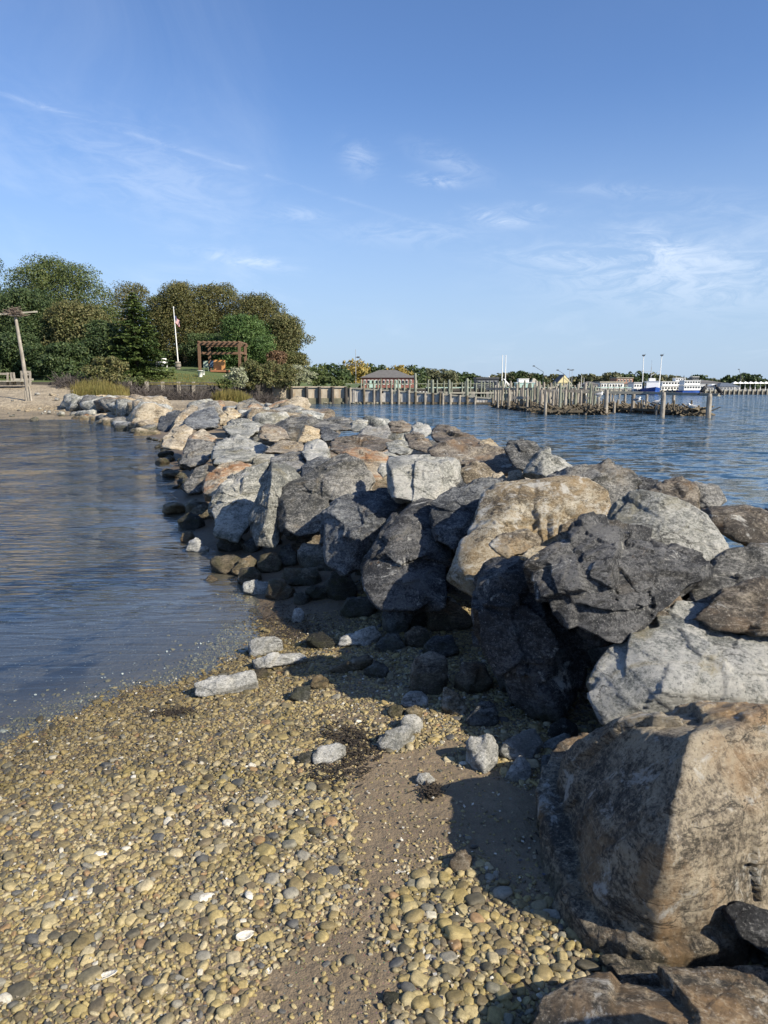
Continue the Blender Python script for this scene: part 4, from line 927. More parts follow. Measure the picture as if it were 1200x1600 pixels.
tag(mb.build('shell_fragments', [SHELL, simple('mussel_shell', (.05, .05, .07), .4, .3, 30, .2), simple('worn_shell', (.32, .27, .19), .6, .3, 30, .2)]), 'broken bits of shell strewn over the pebbles and sand', kind='stuff')

# dark weed and mussel litter
WEED = simple('dry_seaweed', (0.03, 0.022, 0.014), 0.8, 0.4, 40, 0.3)
mb = MB(); rw = random.Random(4)
for (cu, cv, ru, rv, n) in [(560, 1165, 45, 35, 420), (540, 1140, 40, 20, 200), (430, 955, 50, 25, 350), (470, 985, 50, 15, 260), (270, 1082, 35, 8, 200), (675, 1238, 18, 12, 120), (520, 1200, 50, 20, 150), (420, 1005, 25, 10, 90), (510, 1130, 30, 30, 100), (860, 1310, 30, 30, 40)]:
    for _ in range(n):
        uu, vv = rw.gauss(cu, ru / 2), rw.gauss(cv, rv / 2); g = gpt(uu, vv) if n < 0 else WZ(uu, vv, .17 if cv > 1020 else .05)
        z = float(ground(np.array([g[0]]), np.array([g[1]]))[0]); a = rw.uniform(0, 6.28); L = rw.uniform(.008, .03)
        p0 = np.array([g[0], g[1], z + rw.uniform(0.004, .016)]); p1 = p0 + np.array([math.cos(a) * L, math.sin(a) * L, rw.uniform(-.004, .01)])
        mb.bar(p0, p1, rw.uniform(.002, .007), rw.uniform(.001, .003))
tag(mb.build('seaweed', WEED), 'dark dry seaweed and shell litter at the foot of the stones', kind='stuff')
# ---------------------------------------------------------------- far land
def shore_z(X, Y):
    zb = np.interp(Y, [36, 39.6, 40.6, 44, 47, 49.5, 52, 57, 62, 66, 90], [-.5, -.08, .02, .2, .34, .5, .9, 1.35, 1.85, 2.0, 2.0])
    zm = np.interp(Y, [36, 40.5, 44, 50, 58, 64, 70, 79, 82], [-.5, 0, .12, .3, .75, .6, .3, .15, .3])
    k = np.clip((X + 26) / 8, 0, 1); z = zb * (1 - k) + zm * k
    z = np.minimum(z, (-11.2 - X + np.clip((Y - 60) * 0.03, 0, .5)) * 0.28)
    ch = np.exp(-((Y - 49.2 - 0.05 * (X + 20)) / 1.1) ** 2) * np.clip((X + 26) / 3, 0, 1); z = z - 0.45 * ch
    P = np.stack([X.ravel(), Y.ravel(), 0 * X.ravel()], 1)
    return z + (0.08 * fbm(P * 0.22, 3) + 0.03 * fbm(P * 1.3, 3)).reshape(X.shape)
def gravel_beach():
    m, t, out = mat_new('far_pebble_beach'); g = t.new('ShaderNodeNewGeometry'); P = g.outputs['Position']
    v = t.new('ShaderNodeTexVoronoi', ins={'Vector': P, 'Scale': 7.0}); n = t.noise(P, 0.35, 6, 0.6); f = t.noise(P, 9, 5, 0.75)
    c = t.ramp(t.noise(P, 1.3, 5, .7), [(0.35, (0.22, 0.18, 0.125)), (0.7, (0.42, 0.355, 0.25))])
    c = t.mix(0.8, c, t.ramp(f, [(0.3, 0.45), (0.7, 1.5)]), 'MULTIPLY')
    sz = t.new('ShaderNodeSeparateXYZ', ins={0: P}); zn = t.math('ADD', sz.outputs[2], t.math('MULTIPLY', t.math('SUBTRACT', n, .5), .7))
    c = t.mix(t.mapr(zn, .75, .3, 0, .55, True), c, t.mix(1.0, c, (.5, .46, .38), 'MULTIPLY'))
    c = t.mix(t.mapr(zn, .12, .0, 0, .8, True), c, (.04, .034, .024))
    b = t.new('ShaderNodeBump', ins={'Strength': .8, 'Distance': .12, 'Height': v.outputs['Distance']})
    principled(t, out, **{'Base Color': c, 'Roughness': .8, 'Normal': b.outputs[0]}); return m
me, _, _ = grid_mesh('far_beach', np.linspace(-120, -9, 240), np.linspace(36.5, 84, 160), shore_z, gravel_beach())
tag(link('far_beach', me), kind='structure')
WALLX = [-120, -34, -24, -16, -11.7, -3.6, -3.0]; WALLY = [64, 64, 66, 70.5, 80, 80.1, 84]
def lawn_z(X, Y):
    Y = np.asarray(Y, float); Yr = Y - np.interp(X, WALLX, WALLY) + 66
    z1 = np.interp(np.minimum(Yr, Y), [60, 66, 74, 80, 95, 130, 400], [1.95, 2.05, 2.9, 3.55, 4.3, 4.7, 5.5]); z2 = np.interp(Y, [60, 80, 100, 400], [1.62, 1.65, 2.2, 3.0])
    k = np.clip((X + 14.5) / 5, 0, 1); z = z1 * (1 - k) + z2 * k
    P = np.stack([X.ravel(), Y.ravel(), 0 * X.ravel()], 1)
    return z + (0.06 * fbm(P * 0.15, 3)).reshape(X.shape)
def lawn_mat():
    m, t, out = mat_new('lawn_grass'); g = t.new('ShaderNodeNewGeometry'); P = g.outputs['Position']
    c = t.ramp(t.noise(P, .5, 6, .7), [(0.35, (.055, .085, .022)), (.6, (.085, .115, .034)), (.75, (.13, .115, .05))])
    c = t.mix(1.0, c, t.ramp(t.noise(P, 14, 4, .7), [(0.3, .7), (.7, 1.3)]), 'MULTIPLY')
    principled(t, out, **{'Base Color': c, 'Roughness': .85}); return m
xs = np.concatenate([np.linspace(-120, -36, 30, endpoint=False), np.linspace(-36, -3.0, 100)]); us = np.linspace(0, 1, 70) ** 1.6
X, Q = np.meshgrid(xs, us); Y0 = np.interp(X, WALLX, WALLY) + .12; Y = Y0 + (260 - Y0) * Q; Z = lawn_z(X, Y)
V = np.stack([X.ravel(), Y.ravel(), Z.ravel()], 1); nx, ny = len(xs), len(us); i = (np.arange(ny - 1)[:, None] * nx + np.arange(nx - 1)[None]).ravel()
tag(link('lawn', np_mesh('lawn', V, np.stack([i, i + 1, i + nx + 1, i + nx], 1), lawn_mat(), True)), kind='structure')
LZ = lambda x, y: float(lawn_z(np.array([float(x)]), np.array([float(y)]))[0])
SZ = lambda x, y: float(shore_z(np.array([float(x)]), np.array([float(y)]))[0])
EARTH = simple('quay_earth', (.2, .19, .165), .9, .3, .5)
mb = MB(); mb.box((3, 160, -.1), (16, 52, 1.6)); tag(mb.build('quay', EARTH), kind='structure')
me, _, _ = grid_mesh('far_land', np.linspace(-400, 900, 60), np.concatenate([[188, 189], np.linspace(192, 1500, 40)]), lambda X, Y: np.where(Y < 188.5, -1.5, np.where(Y < 191, .75, .9 + np.clip((Y - 260) * .002, 0, 3))), EARTH)
tag(link('far_land', me), kind='structure')

# ---------------------------------------------------------------- foliage
def leaf_mat(name, a, b, c3, tr=0.25):
    m, t, out = mat_new(name); g = t.new('ShaderNodeNewGeometry'); tc = t.new('ShaderNodeTexCoord')
    n = t.noise(tc.outputs['Object'], .45, 4, .6)
    c = t.mix(t.mapr(n, .4, .62, 0, 1), a, b); c = t.mix(t.mapr(g.outputs['Random Per Island'], .72, 1.0, 0, .8), c, c3)
    c = t.mix(1.0, c, t.ramp(g.outputs['Random Per Island'], [(0, .72), (.8, 1.12)]), 'MULTIPLY')
    d = t.new('ShaderNodeBsdfPrincipled', ins={'Base Color': c, 'Roughness': .6, 'Specular IOR Level': .3}); tl = t.new('ShaderNodeBsdfTranslucent', ins={'Color': c})
    mx = t.new('ShaderNodeMixShader', ins={0: tr, 1: d.outputs[0], 2: tl.outputs[0]}); t.l.new(mx.outputs[0], out.inputs[0]); return m
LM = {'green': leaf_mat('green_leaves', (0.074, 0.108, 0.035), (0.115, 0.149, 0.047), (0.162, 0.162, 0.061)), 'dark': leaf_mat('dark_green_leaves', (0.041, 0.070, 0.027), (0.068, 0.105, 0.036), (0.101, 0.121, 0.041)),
      'olive': leaf_mat('olive_leaves', (0.101, 0.115, 0.041), (0.149, 0.149, 0.061), (0.203, 0.162, 0.068)), 'autumn': leaf_mat('browning_leaves', (.095, .105, .036), (.135, .13, .046), (.17, .135, .05)),
      'yellow': leaf_mat('yellow_leaves', (0.270, 0.216, 0.054), (0.365, 0.270, 0.068), (0.216, 0.162, 0.054)), 'spruce': leaf_mat('spruce_needles', (0.047, 0.081, 0.024), (0.088, 0.121, 0.032), (0.121, 0.162, 0.041), .1),
      'maple': leaf_mat('mid_green_leaves', (0.061, 0.115, 0.034), (0.088, 0.149, 0.041), (0.121, 0.176, 0.047)), 'copper': leaf_mat('copper_leaves', (0.176, 0.108, 0.061), (0.216, 0.135, 0.081), (0.135, 0.095, 0.054)),
      'blossom': leaf_mat('white_seed_heads', (.33, .34, .25), (.24, .26, .15), (0.338, 0.378, 0.203)), 'far': leaf_mat('distant_leaves', (0.101, 0.121, 0.068), (0.149, 0.155, 0.081), (0.189, 0.162, 0.081))}
BARK = simple('bark', (.10, .085, .065), .9, .4, 4, .5)
def leaf_cloud(rs, lobes, n, size, flat=0.0):
    L = np.array(lobes, float); w = L[:, 3] ** 2; k = rs.choice(len(L), n, p=w / w.sum())
    d = rs.normal(size=(n, 3)); d /= np.linalg.norm(d, axis=1)[:, None]
    d[:, 2] = np.where((d[:, 2] < -.3) & (rs.rand(n) < .6), -d[:, 2], d[:, 2])
    rr = L[k, 3] * (1 - .45 * rs.rand(n) ** 2.2); rr *= 1 + .34 * gnoise(d * 2.2 + k[:, None] * 3.7) + .22 * gnoise(d * 6 + k[:, None] * 1.7); rr *= np.where(rs.rand(n) < .05, rs.uniform(1.02, 1.22, n), 1)
    P = L[k, :3] + d * rr[:, None] * np.array([1, 1, .78])
    nrm = d + rs.normal(size=(n, 3)) * .75 + np.array([0, 0, .35]); nrm /= np.linalg.norm(nrm, axis=1)[:, None]
    a = np.cross(nrm, rs.normal(size=(n, 3))); a /= np.linalg.norm(a, axis=1)[:, None]; b = np.cross(nrm, a)
    s = size * rs.uniform(.55, 1.35, n)[:, None]
    V = np.stack([P - a * s, P - b * s * .55, P + a * s, P + b * s * .55], 1).reshape(-1, 3)
    return V, np.arange(4 * n).reshape(-1, 4)
def tree(u, vtop, vbase, wpx, y, mat, label, cat='tree', name='tree', n=9000, leaf=.17, seed=0, low=.12, group=None, nl=20, zb=None, thick=.7):
    rs = np.random.RandomState(seed + 1000); top = W(u, vtop, y); base = W(u, vbase, y)
    if zb is not None: base[2] = zb
    w = wpx / FPX * y / 2 * 1.16; h = top[2] - base[2]; root = empty(name, tuple(base)); lobes = []
    for i in range(9): r = rs.uniform(.46, .62) * min(w, h * .55); zc = h * (low + .2 + .55 * i / 9); lobes.append((rs.uniform(-.42, .42) * w, rs.uniform(-.3, .3) * w * thick, min(zc, h - r * .8), r))
    for i in range(nl):
        t_ = rs.uniform(0, 1) ** .8; a = rs.uniform(0, 6.28); zc = h * (low + (1 - low) * t_); prof = math.sqrt(max(1 - ((t_ - .42) / .62) ** 2, .05)); r = rs.uniform(.24, .40) * min(w, h * .6)
        rad = max(w * prof - r * .8, 0) * rs.uniform(.35, 1)
        lobes.append((rad * math.cos(a), rad * math.sin(a) * thick, min(zc, h - r * .8), r))
    for i in range(10):   # boughs that break the outline
        t_ = rs.uniform(.25, 1); a = rs.uniform(0, 6.28); prof = math.sqrt(max(1 - ((t_ - .42) / .62) ** 2, .05)); r = rs.uniform(.10, .18) * min(w, h * .6); rad = w * prof * rs.uniform(.8, 1.02)
        lobes.append((rad * math.cos(a), rad * math.sin(a) * thick, h * (low + (1 - low) * t_) - r * .5, r))
    V, F = leaf_cloud(rs, lobes, n, leaf); link('crown', np_mesh('crown', V, F, LM[mat]), root)
    mb = MB(); mb.tube([(0, 0, -.4), (rs.uniform(-.1, .1) * w, 0, h * .25), (rs.uniform(-.2, .2) * w, 0, h * .55), (0, 0, h * .85)], [h * .028 + .03, h * .02 + .02, h * .012 + .01, .02], 7)
    for l in lobes[:9]: mb.tube([(0, 0, h * rs.uniform(.15, .45)), (l[0] * .6, l[1] * .6, l[2] * .8), l[:3]], [h * .012, h * .007, .015], 5)
    mb.build('trunk', BARK, root, smooth=True)
    return tag(root, label, cat, group)
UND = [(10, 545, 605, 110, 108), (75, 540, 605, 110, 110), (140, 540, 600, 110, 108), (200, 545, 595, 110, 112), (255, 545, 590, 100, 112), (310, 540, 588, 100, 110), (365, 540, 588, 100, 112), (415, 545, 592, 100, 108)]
GT = 'trees of the wooded point on the left'
T = [ # u, vtop, vbase, w, y, mat, label, n
 (-8, 398, 598, 95, 90, 'dark', 'dark tree with sky gaps at the left edge, behind the osprey pole', 8000), (75, 398, 592, 112, 100, 'green', 'tallest green tree on the point, left of the browning tree', 15000),
 (128, 412, 590, 100, 99, 'green', 'tall green tree with a spiky right side behind the round bush', 12000), (-5, 455, 598, 110, 80, 'dark', 'dark broad tree low at the left edge behind the walkway', 9000),
 (55, 450, 600, 110, 78, 'dark', 'dense dark green tree right of the leaning nest pole', 13000), (125, 470, 602, 100, 76, 'olive', 'grey-green broad tree behind the marsh grass', 13000),
 (205, 440, 588, 100, 106, 'autumn', 'browning tree rising behind the spruce', 11000), (160, 500, 600, 70, 74, 'dark', 'low dark tree between the olive tree and the spruce', 7000),
 (255, 462, 585, 60, 104, 'green', 'narrow green tree behind the flagpole', 6000), (292, 440, 580, 92, 101, 'autumn', 'big olive-brown tree behind the flagpole and pergola', 14000),
 (340, 443, 580, 96, 103, 'autumn', 'big brownish green tree above the pergola', 14000), (405, 458, 583, 96, 100, 'autumn', 'rounded browning tree on the right of the wood, sloping to the water', 14000),
 (440, 488, 590, 72, 97, 'olive', 'olive tree at the right end of the wood', 10000), (382, 492, 582, 82, 92, 'maple', 'fresh green tree right behind the pergola', 11000),
 (330, 520, 580, 90, 96, 'dark', 'low dark tree in the shade behind the pergola', 7000), (20, 520, 602, 90, 72, 'dark', 'low dark tree over the wooden walkway', 8000), (95, 535, 604, 90, 70, 'dark', 'low dark thicket tree above the pebbly shore', 8000),
 (456, 550, 592, 50, 92, 'olive', 'small round tree just right of the wood', 4000), (432, 548, 585, 30, 90, 'copper', 'small coppery brown bush in front of the olive tree', 2500)]
for i, (u, vt, vb, w, y, m, l, n) in enumerate(T): tree(u, vt, vb, w * 1.15, y, m, l, n=int(n * 2.6), leaf=.115, seed=i, group=GT, nl=34, low=.03)
SH = [(170, 557, 604, 78, 62.8, 'olive', 'round olive green bush behind the marsh grass', 7000), (245, 583, 600, 50, 73, 'green', 'low shrub left of the barrel planter', 2500), (370, 574, 603, 38, 71.5, 'blossom', 'shrub with white seed heads left of the olive bushes', 2600),
 (408, 562, 605, 74, 74, 'olive', 'big grey olive bush above the brush, right of the pergola', 8000), (445, 568, 604, 56, 78, 'olive', 'olive bush between the big one and the white flowering one', 5000),
 (468, 570, 604, 50, 81.5, 'blossom', 'large shrub covered in white seed heads above the concrete wall', 4200), (495, 572, 604, 40, 84, 'green', 'green shrub right of the white flowering one', 3000), (522, 588, 604, 60, 82.5, 'green', 'low ground shrub over the concrete wall', 2500),
 (385, 596, 606, 30, 73, 'olive', 'low bush at the foot of the big olive bush', 1500), (350, 592, 606, 40, 69.5, 'green', 'low weedy bush at the lawn edge', 1800), (110, 580, 604, 50, 64.5, 'dark', 'dark low bush behind the shore debris', 2500), (215, 588, 604, 40, 66.5, 'green', 'small light bush at the left end of the lawn', 1500)]
for i, (u, vt, vb, w, y, m, l, n) in enumerate(SH): tree(u, vt, vb, w, y, m, l, 'bush', 'bush', n=n, leaf=.10, seed=50 + i, low=-.05, nl=16, group='bushes along the shore of the point')
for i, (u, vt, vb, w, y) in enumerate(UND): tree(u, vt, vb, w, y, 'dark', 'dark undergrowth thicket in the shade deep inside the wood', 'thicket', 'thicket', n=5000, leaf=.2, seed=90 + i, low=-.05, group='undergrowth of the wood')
# spruce: whorls of drooping boughs
def spruce(u, vt, vb, wpx, y, label):
    rs = np.random.RandomState(3); top = W(u, vt, y); base = W(u, vb, y); h = top[2] - base[2]; w = wpx / FPX * y / 2; root = empty('spruce_tree', tuple(base)); Vs = []
    for k in range(30):
        t_ = k / 30; z = h * (.04 + .95 * t_); R = w * (1 - t_) ** .8 * 1.05 + .15
        for j in range(13 if t_ < .6 else 8):
            a = rs.uniform(0, 6.28); L = R * rs.uniform(.75, 1.12); n = int(26 * L) + 12; s = rs.rand(n) ** .7
            P = np.stack([np.cos(a) * L * s, np.sin(a) * L * s, z - .28 * L * s + .12 * L * s ** 3], 1) + rs.normal(size=(n, 3)) * (np.array([.16, .16, .05]) * (1.2 - .6 * s)[:, None] * min(1, L))
            Vs.append(P)
    P = np.concatenate(Vs); n = len(P); nrm = rs.normal(size=(n, 3)) * .45 + [0, 0, 1]; nrm /= np.linalg.norm(nrm, axis=1)[:, None]; a = np.cross(nrm, rs.normal(size=(n, 3))); a /= np.linalg.norm(a, axis=1)[:, None]; b = np.cross(nrm, a); s = .15 * rs.uniform(.6, 1.3, n)[:, None]
    V = np.stack([P - a * s, P - b * s * .5, P + a * s, P + b * s * .5], 1).reshape(-1, 3); link('crown', np_mesh('crown', V, np.arange(4 * n).reshape(-1, 4), LM['spruce']), root)
    mb = MB(); mb.tube([(0, 0, -.4), (0, 0, h)], [.25, .02], 8); mb.build('trunk', BARK, root, smooth=True); tag(root, label, 'tree', GT)
spruce(215, 452, 596, 118, 72.5, 'layered dark spruce left of the flagpole')
# far tree line
FT = [(478, 572, 30, 120, 'dark'), (500, 568, 40, 118, 'green'), (527, 567, 46, 116, 'dark'), (552, 560, 32, 150, 'yellow'), (574, 568, 26, 240, 'dark'), (589, 570, 34, 240, 'dark'), (605, 574, 30, 240, 'far'), (621, 570, 28, 230, 'yellow'), (646, 571, 30, 235, 'dark'), (672, 575, 34, 260, 'far'), (694, 576, 34, 260, 'far'),
 (713, 582, 26, 280, 'dark'), (730, 581, 24, 280, 'dark'), (748, 587, 26, 300, 'far'), (762, 588, 24, 300, 'far'), (777, 585, 24, 300, 'far'), (793, 581, 26, 300, 'far'), (810, 580, 24, 300, 'dark'), (823, 581, 22, 300, 'far'), (836, 583, 22, 300, 'dark'), (850, 586, 26, 310, 'far'), (868, 585, 24, 310, 'olive'), (902, 588, 24, 330, 'far'),
 (918, 585, 28, 330, 'far'), (936, 588, 24, 330, 'far'), (954, 582, 34, 320, 'far'), (978, 584, 26, 320, 'dark'), (998, 580, 30, 320, 'dark'), (1015, 582, 26, 320, 'far'), (1034, 586, 30, 320, 'far'), (1050, 587, 26, 330, 'far'), (1068, 590, 26, 340, 'far'), (1090, 586, 26, 320, 'dark'), (1108, 592, 30, 350, 'far'), (1126, 593, 26, 350, 'far'),
 (1139, 586, 30, 300, 'dark'), (1158, 589, 24, 300, 'far'), (1171, 583, 38, 290, 'dark'), (1192, 592, 30, 340, 'far'), (1210, 591, 30, 340, 'dark'), (1235, 588, 40, 340, 'far'), (660, 586, 30, 290, 'far'), (705, 588, 30, 300, 'far'), (1078, 593, 40, 360, 'far'), (885, 590, 30, 340, 'far')]
dl = {'dark': 'dark green', 'far': 'greyish green', 'green': 'green', 'yellow': 'autumn yellow', 'olive': 'olive'}
def near_what(u):
    for a, b in ((515, 'beyond the white flowering shrub'), (560, 'left of the red restaurant'), (660, 'behind the grey-roofed restaurant'), (745, 'over the pier right of the restaurant'), (800, 'behind the white-boomed fishing boat'), (860, 'left of the yellow house'), (930, 'right of the yellow house'), (992, 'behind the white dock building'), (1045, 'behind the blue trawler'), (1105, 'behind the white ferry'), (1180, 'behind the waterfront canopies'), (2000, 'at the right edge of the far shore')):
        if u < a: return b
for i, (u, vt, w, y, m) in enumerate(FT):
    tree(u, vt, 606, w * 1.5, y, m, 'distant %s tree with top at its own height %s' % (dl[m], near_what(u)) if False else 'distant %s %s tree %s' % ('tall' if vt < 582 else 'low', dl[m], near_what(u)), n=1600, leaf=.0018 * y + .05, seed=120 + i, low=-.02, nl=12, group='trees on the far shore', zb=.8, thick=1)

# grasses and brush
GR = leaf_mat('marsh_grass_blades', (.17, .15, .045), (.24, .19, .06), (.10, .12, .03), .3)
def grass_patch(name, label, pts, n, h, zf, seed):
    rs = np.random.RandomState(seed); V = []; 
    (u0, u1, y0, y1) = pts; uu = rs.uniform(u0, u1, n); yy = rs.uniform(y0, y1, n); e = ((uu - (u0 + u1) / 2) / ((u1 - u0) / 2)) ** 2; k = rs.rand(n) > e ** 3; uu, yy, e = uu[k], yy[k], e[k]
    xx = (uu - 600) / 1150 * yy; zz = np.array([zf(a, b) for a, b in zip(xx, yy)]); n = len(xx); hh = h * rs.uniform(.6, 1.15, n) * (1 - .35 * e); a = rs.uniform(0, 6.28, n); w = .03
    P = np.stack([xx, yy, zz - .05], 1); s = np.stack([np.cos(a), np.sin(a), 0 * a], 1) * w; ln = np.stack([rs.normal(0, .16, n) * hh, rs.normal(0, .16, n) * hh, hh], 1)
    V = np.stack([P - s, P + s, P + ln + s * .2, P + ln - s * .2], 1).reshape(-1, 3)
    tag(link(name, np_mesh(name, V, np.arange(4 * n).reshape(-1, 4), GR)), label, kind='stuff')
grass_patch('marsh_grass', 'golden marsh grass standing before the round bush', (118, 208, 53, 60), 3600, 1.15, SZ, 1)
grass_patch('marsh_grass', 'green and yellow marsh grass below the white shrub', (332, 395, 64, 71), 2200, 1.1, SZ, 2)
grass_patch('lawn_edge_grass', 'short grass tufts along the lawn edge', (200, 360, 66.2, 78), 5000, .16, LZ, 3)
BR = simple('dead_brush', (.065, .055, .05), .9, .5, 3, .2, island=True); mb = MB(); rw = random.Random(8)
for _ in range(4200):
    u_ = rw.uniform(95, 440); x0 = 0
    y_ = float(np.interp(u_, [95, 200, 330, 430], [62.5, 63.5, 67, 76])) - abs(rw.gauss(0, 1.3)); x_ = (u_ - 600) / 1150 * y_; z_ = SZ(x_, y_); a = rw.uniform(0, 6.28); L = rw.uniform(.3, 1.3); p0 = np.array([x_, y_, z_ + rw.uniform(-.05, .7) * rw.random()])
    mb.bar(p0, p0 + np.array([math.cos(a) * L * .7, math.sin(a) * L * .5, rw.uniform(-.1, .8) * L]), rw.uniform(.015, .05), .02)
tag(mb.build('dead_brush', BR), 'tangle of dead grey branches along the foot of the lawn wall', kind='stuff')
for i, (u_, v_, s) in enumerate([(52, 643, 14), (66, 636, 12), (78, 640, 10), (84, 632, 11), (95, 640, 14), (100, 630, 9), (110, 636, 12), (117, 630, 14), (124, 640, 10), (130, 636, 12), (89, 634, 9), (72, 646, 8), (128, 648, 9), (138, 643, 12), (60, 633, 8)]):
    y_ = 1.45 / ((v_ + s * .3 - 605.3) / 1150); r = np.random.RandomState(i); q = r.normal(size=(12, 3)); q /= np.linalg.norm(q, axis=1)[:, None]; hw = s / FPX * y_ / 2 * 1.15; p = W(u_, v_, y_); p[2] = SZ(p[0], y_) + hw * .35
    boulder(q * [hw, hw * .8, hw * .75] + p, ['pale', 'tan', 'grey', 'tan'][i % 4], 3, 800 + i, 'stone', 'pale stone in the low row between the pebbly shore and the jetty end', 'stones where the jetty meets the shore', 'stone')
r0 = np.random.RandomState(9)
for i in range(60):
    x_ = r0.uniform(-34, -13.5); y_ = r0.uniform(41, 58); s = r0.uniform(.08, .22); q = r0.normal(size=(10, 3)); q /= np.linalg.norm(q, axis=1)[:, None]
    boulder(q * [s, s, s * .6] + [x_, y_, SZ(x_, y_) + s * .2], ['tan', 'grey', 'pale'][i % 3], 2, 900 + i, 'stone', 'small scattered stone on the far pebbly shore', 'small stones on the far shore', 'stone')
# ---------------------------------------------------------------- timber and concrete
GREYW = simple('weathered_timber', (.27, .245, .205), .85, .35, 3, .5, streak=(.12, .10, .075), island=True)
GREENW = simple('greenish_treated_timber', (.20, .215, .165), .85, .3, 3, .4, streak=(.10, .095, .065), island=True)
DARKW = simple('tarred_timber', (.045, .04, .034), .85, .4, 3, .4, island=True)
PALEW = simple('pale_rail_timber', (.33, .31, .25), .8, .25, 3, .3)
BROWNW = simple('stained_brown_timber', (.145, .085, .05), .75, .25, 3, .3)
RUINW = simple('waterlogged_timber', (.115, .095, .065), .9, .5, 2.5, .6, island=True)
CONC = simple('stained_concrete', (.43, .375, .29), .9, .25, 1.4, .4, streak=(.3, .21, .12))
CONCD = simple('algae_covered_concrete', (.16, .15, .10), .85, .35, 2, .4)
WALLW = simple('limewashed_planks', (.50, .475, .43), .85, .3, 2.2, .4, streak=(.12, .09, .06), island=True)
WHITE = simple('white_paint', (.75, .75, .72), .5, .08, 2, .1)
BLUE = simple('blue_hull_paint', (.02, .07, .30), .35, .15, 1, .1)
RED = simple('red_orange_siding', (.22, .09, .07), .7, .15, 1, .1)
ROOF = simple('grey_shingle_roof', (.115, .11, .105), .85, .2, 2, .3)
GLASS = simple('dark_window_glass', (.02, .025, .03), .15, .2, 1, 0)
STEEL = simple('grey_steel', (.32, .33, .34), .5, .15, 3, .1)
DGREY = simple('dark_grey_paint', (.05, .055, .06), .6, .2, 2, .1)
YEL = simple('pale_yellow_siding', (.62, .55, .30), .7, .1, 1, .1)
MINT = simple('mint_green_paint', (.36, .50, .44), .6, .1, 1, .1)
BRICK = simple('brown_brick', (.32, .17, .11), .85, .15, 1, .1)

def piling(u, vtop, y, r, label, mat=GREYW, group='bare pilings standing in the bay', lean=0.0, zb=-1.2):
    t_ = W(u, vtop, y); n = 9; rr = random.Random(int(u * 13 + y))
    b = np.array([t_[0] - lean * (t_[2] - zb), t_[1] + rr.uniform(-.1, .1), zb]); root_o = (float(b[0]), float(b[1]), zb); mb = MB()
    pts = [b + (t_ - b) * k for k in (0, .35, .7, .93, 1)]; mb.tube(pts, [r * 1.08, r * 1.02, r, r * .96, r * .72], n)
    return tag(mb.build('piling', mat, None, root_o, smooth=False), label, 'piling', group)

# low dark wall under the lawn
root = empty('retaining_wall', (-24, 66, 0)); pl = [(-60, 64.0), (-34, 64.0), (-24, 66), (-16, 70.4), (-12.0, 79.6)]
for (ax, ay), (bx, by) in zip(pl[:-1], pl[1:]):
    L = math.hypot(bx - ax, by - ay)
    for k in range(6):
        z = .75 + k * .265; n = max(1, int(L / 3.2))
        for j in range(n):
            p = np.array([ax + (bx - ax) * j / n, ay + (by - ay) * j / n, z]); q = np.array([ax + (bx - ax) * (j + 1) / n, ay + (by - ay) * (j + 1) / n, z + random.uniform(-.015, .015)])
            m_ = MB(); m_.bar(p - root.location, q - np.array(root.location) - (q - p) * .004, .07, .25); m_.build('plank', DARKW, root)
for u_, y_ in ((229, 66.3), (254, 67.6), (279, 68.7), (302, 69.6), (326, 71.5), (203, 65.5), (352, 73.4), (372, 76)):
    p = W(u_, 597, y_ - .35); m_ = MB(); m_.box(np.array([p[0], p[1], 1.4]) - root.location, (.13, .13, .85)); m_.build('post', GREYW, root)
tag(root, 'low dark timber retaining wall with pale posts under the lawn', 'retaining wall')

# concrete bulkhead
root = empty('concrete_bulkhead', (-7.7, 79.9, 0)); up = [402, 428, 456, 480, 500, 520, 541]
for a, b in zip(up[:-1], up[1:]):
    xa, xb = (a - 600) / 1163 * 80, (b - 600) / 1163 * 80; m_ = MB(); w = (xb - xa) / 2 - .02; m_.box(((xa + xb) / 2 + 7.7, .05, 1.15), (w, .14, .56)); pn = m_.build('panel', CONC, root)
    m_ = MB(); m_.box(((xa + xb) / 2 + 7.7, -.02, .1), (w, .2, .50), jit=.01); m_.build('lower_panel', CONCD, root)
    m_ = MB(); m_.box(((xa + xb) / 2 + 7.7, 0, 1.78), (w + .02, .22, .07), jit=.01); m_.build('cap', CONC, root)
for i, u_ in enumerate(up):
    m_ = MB(); x_ = (u_ - 600) / 1163 * 80 + 7.7; m_.tube([(x_, -.32, -.8), (x_, -.3, 1.8 if i > 1 else 2.0)], [.19, .17], 9); m_.build('post', GREYW if i < 2 else DARKW, root)
tag(root, 'pale concrete bulkhead with dark posts at the waterline, below the shrubs', 'bulkhead')

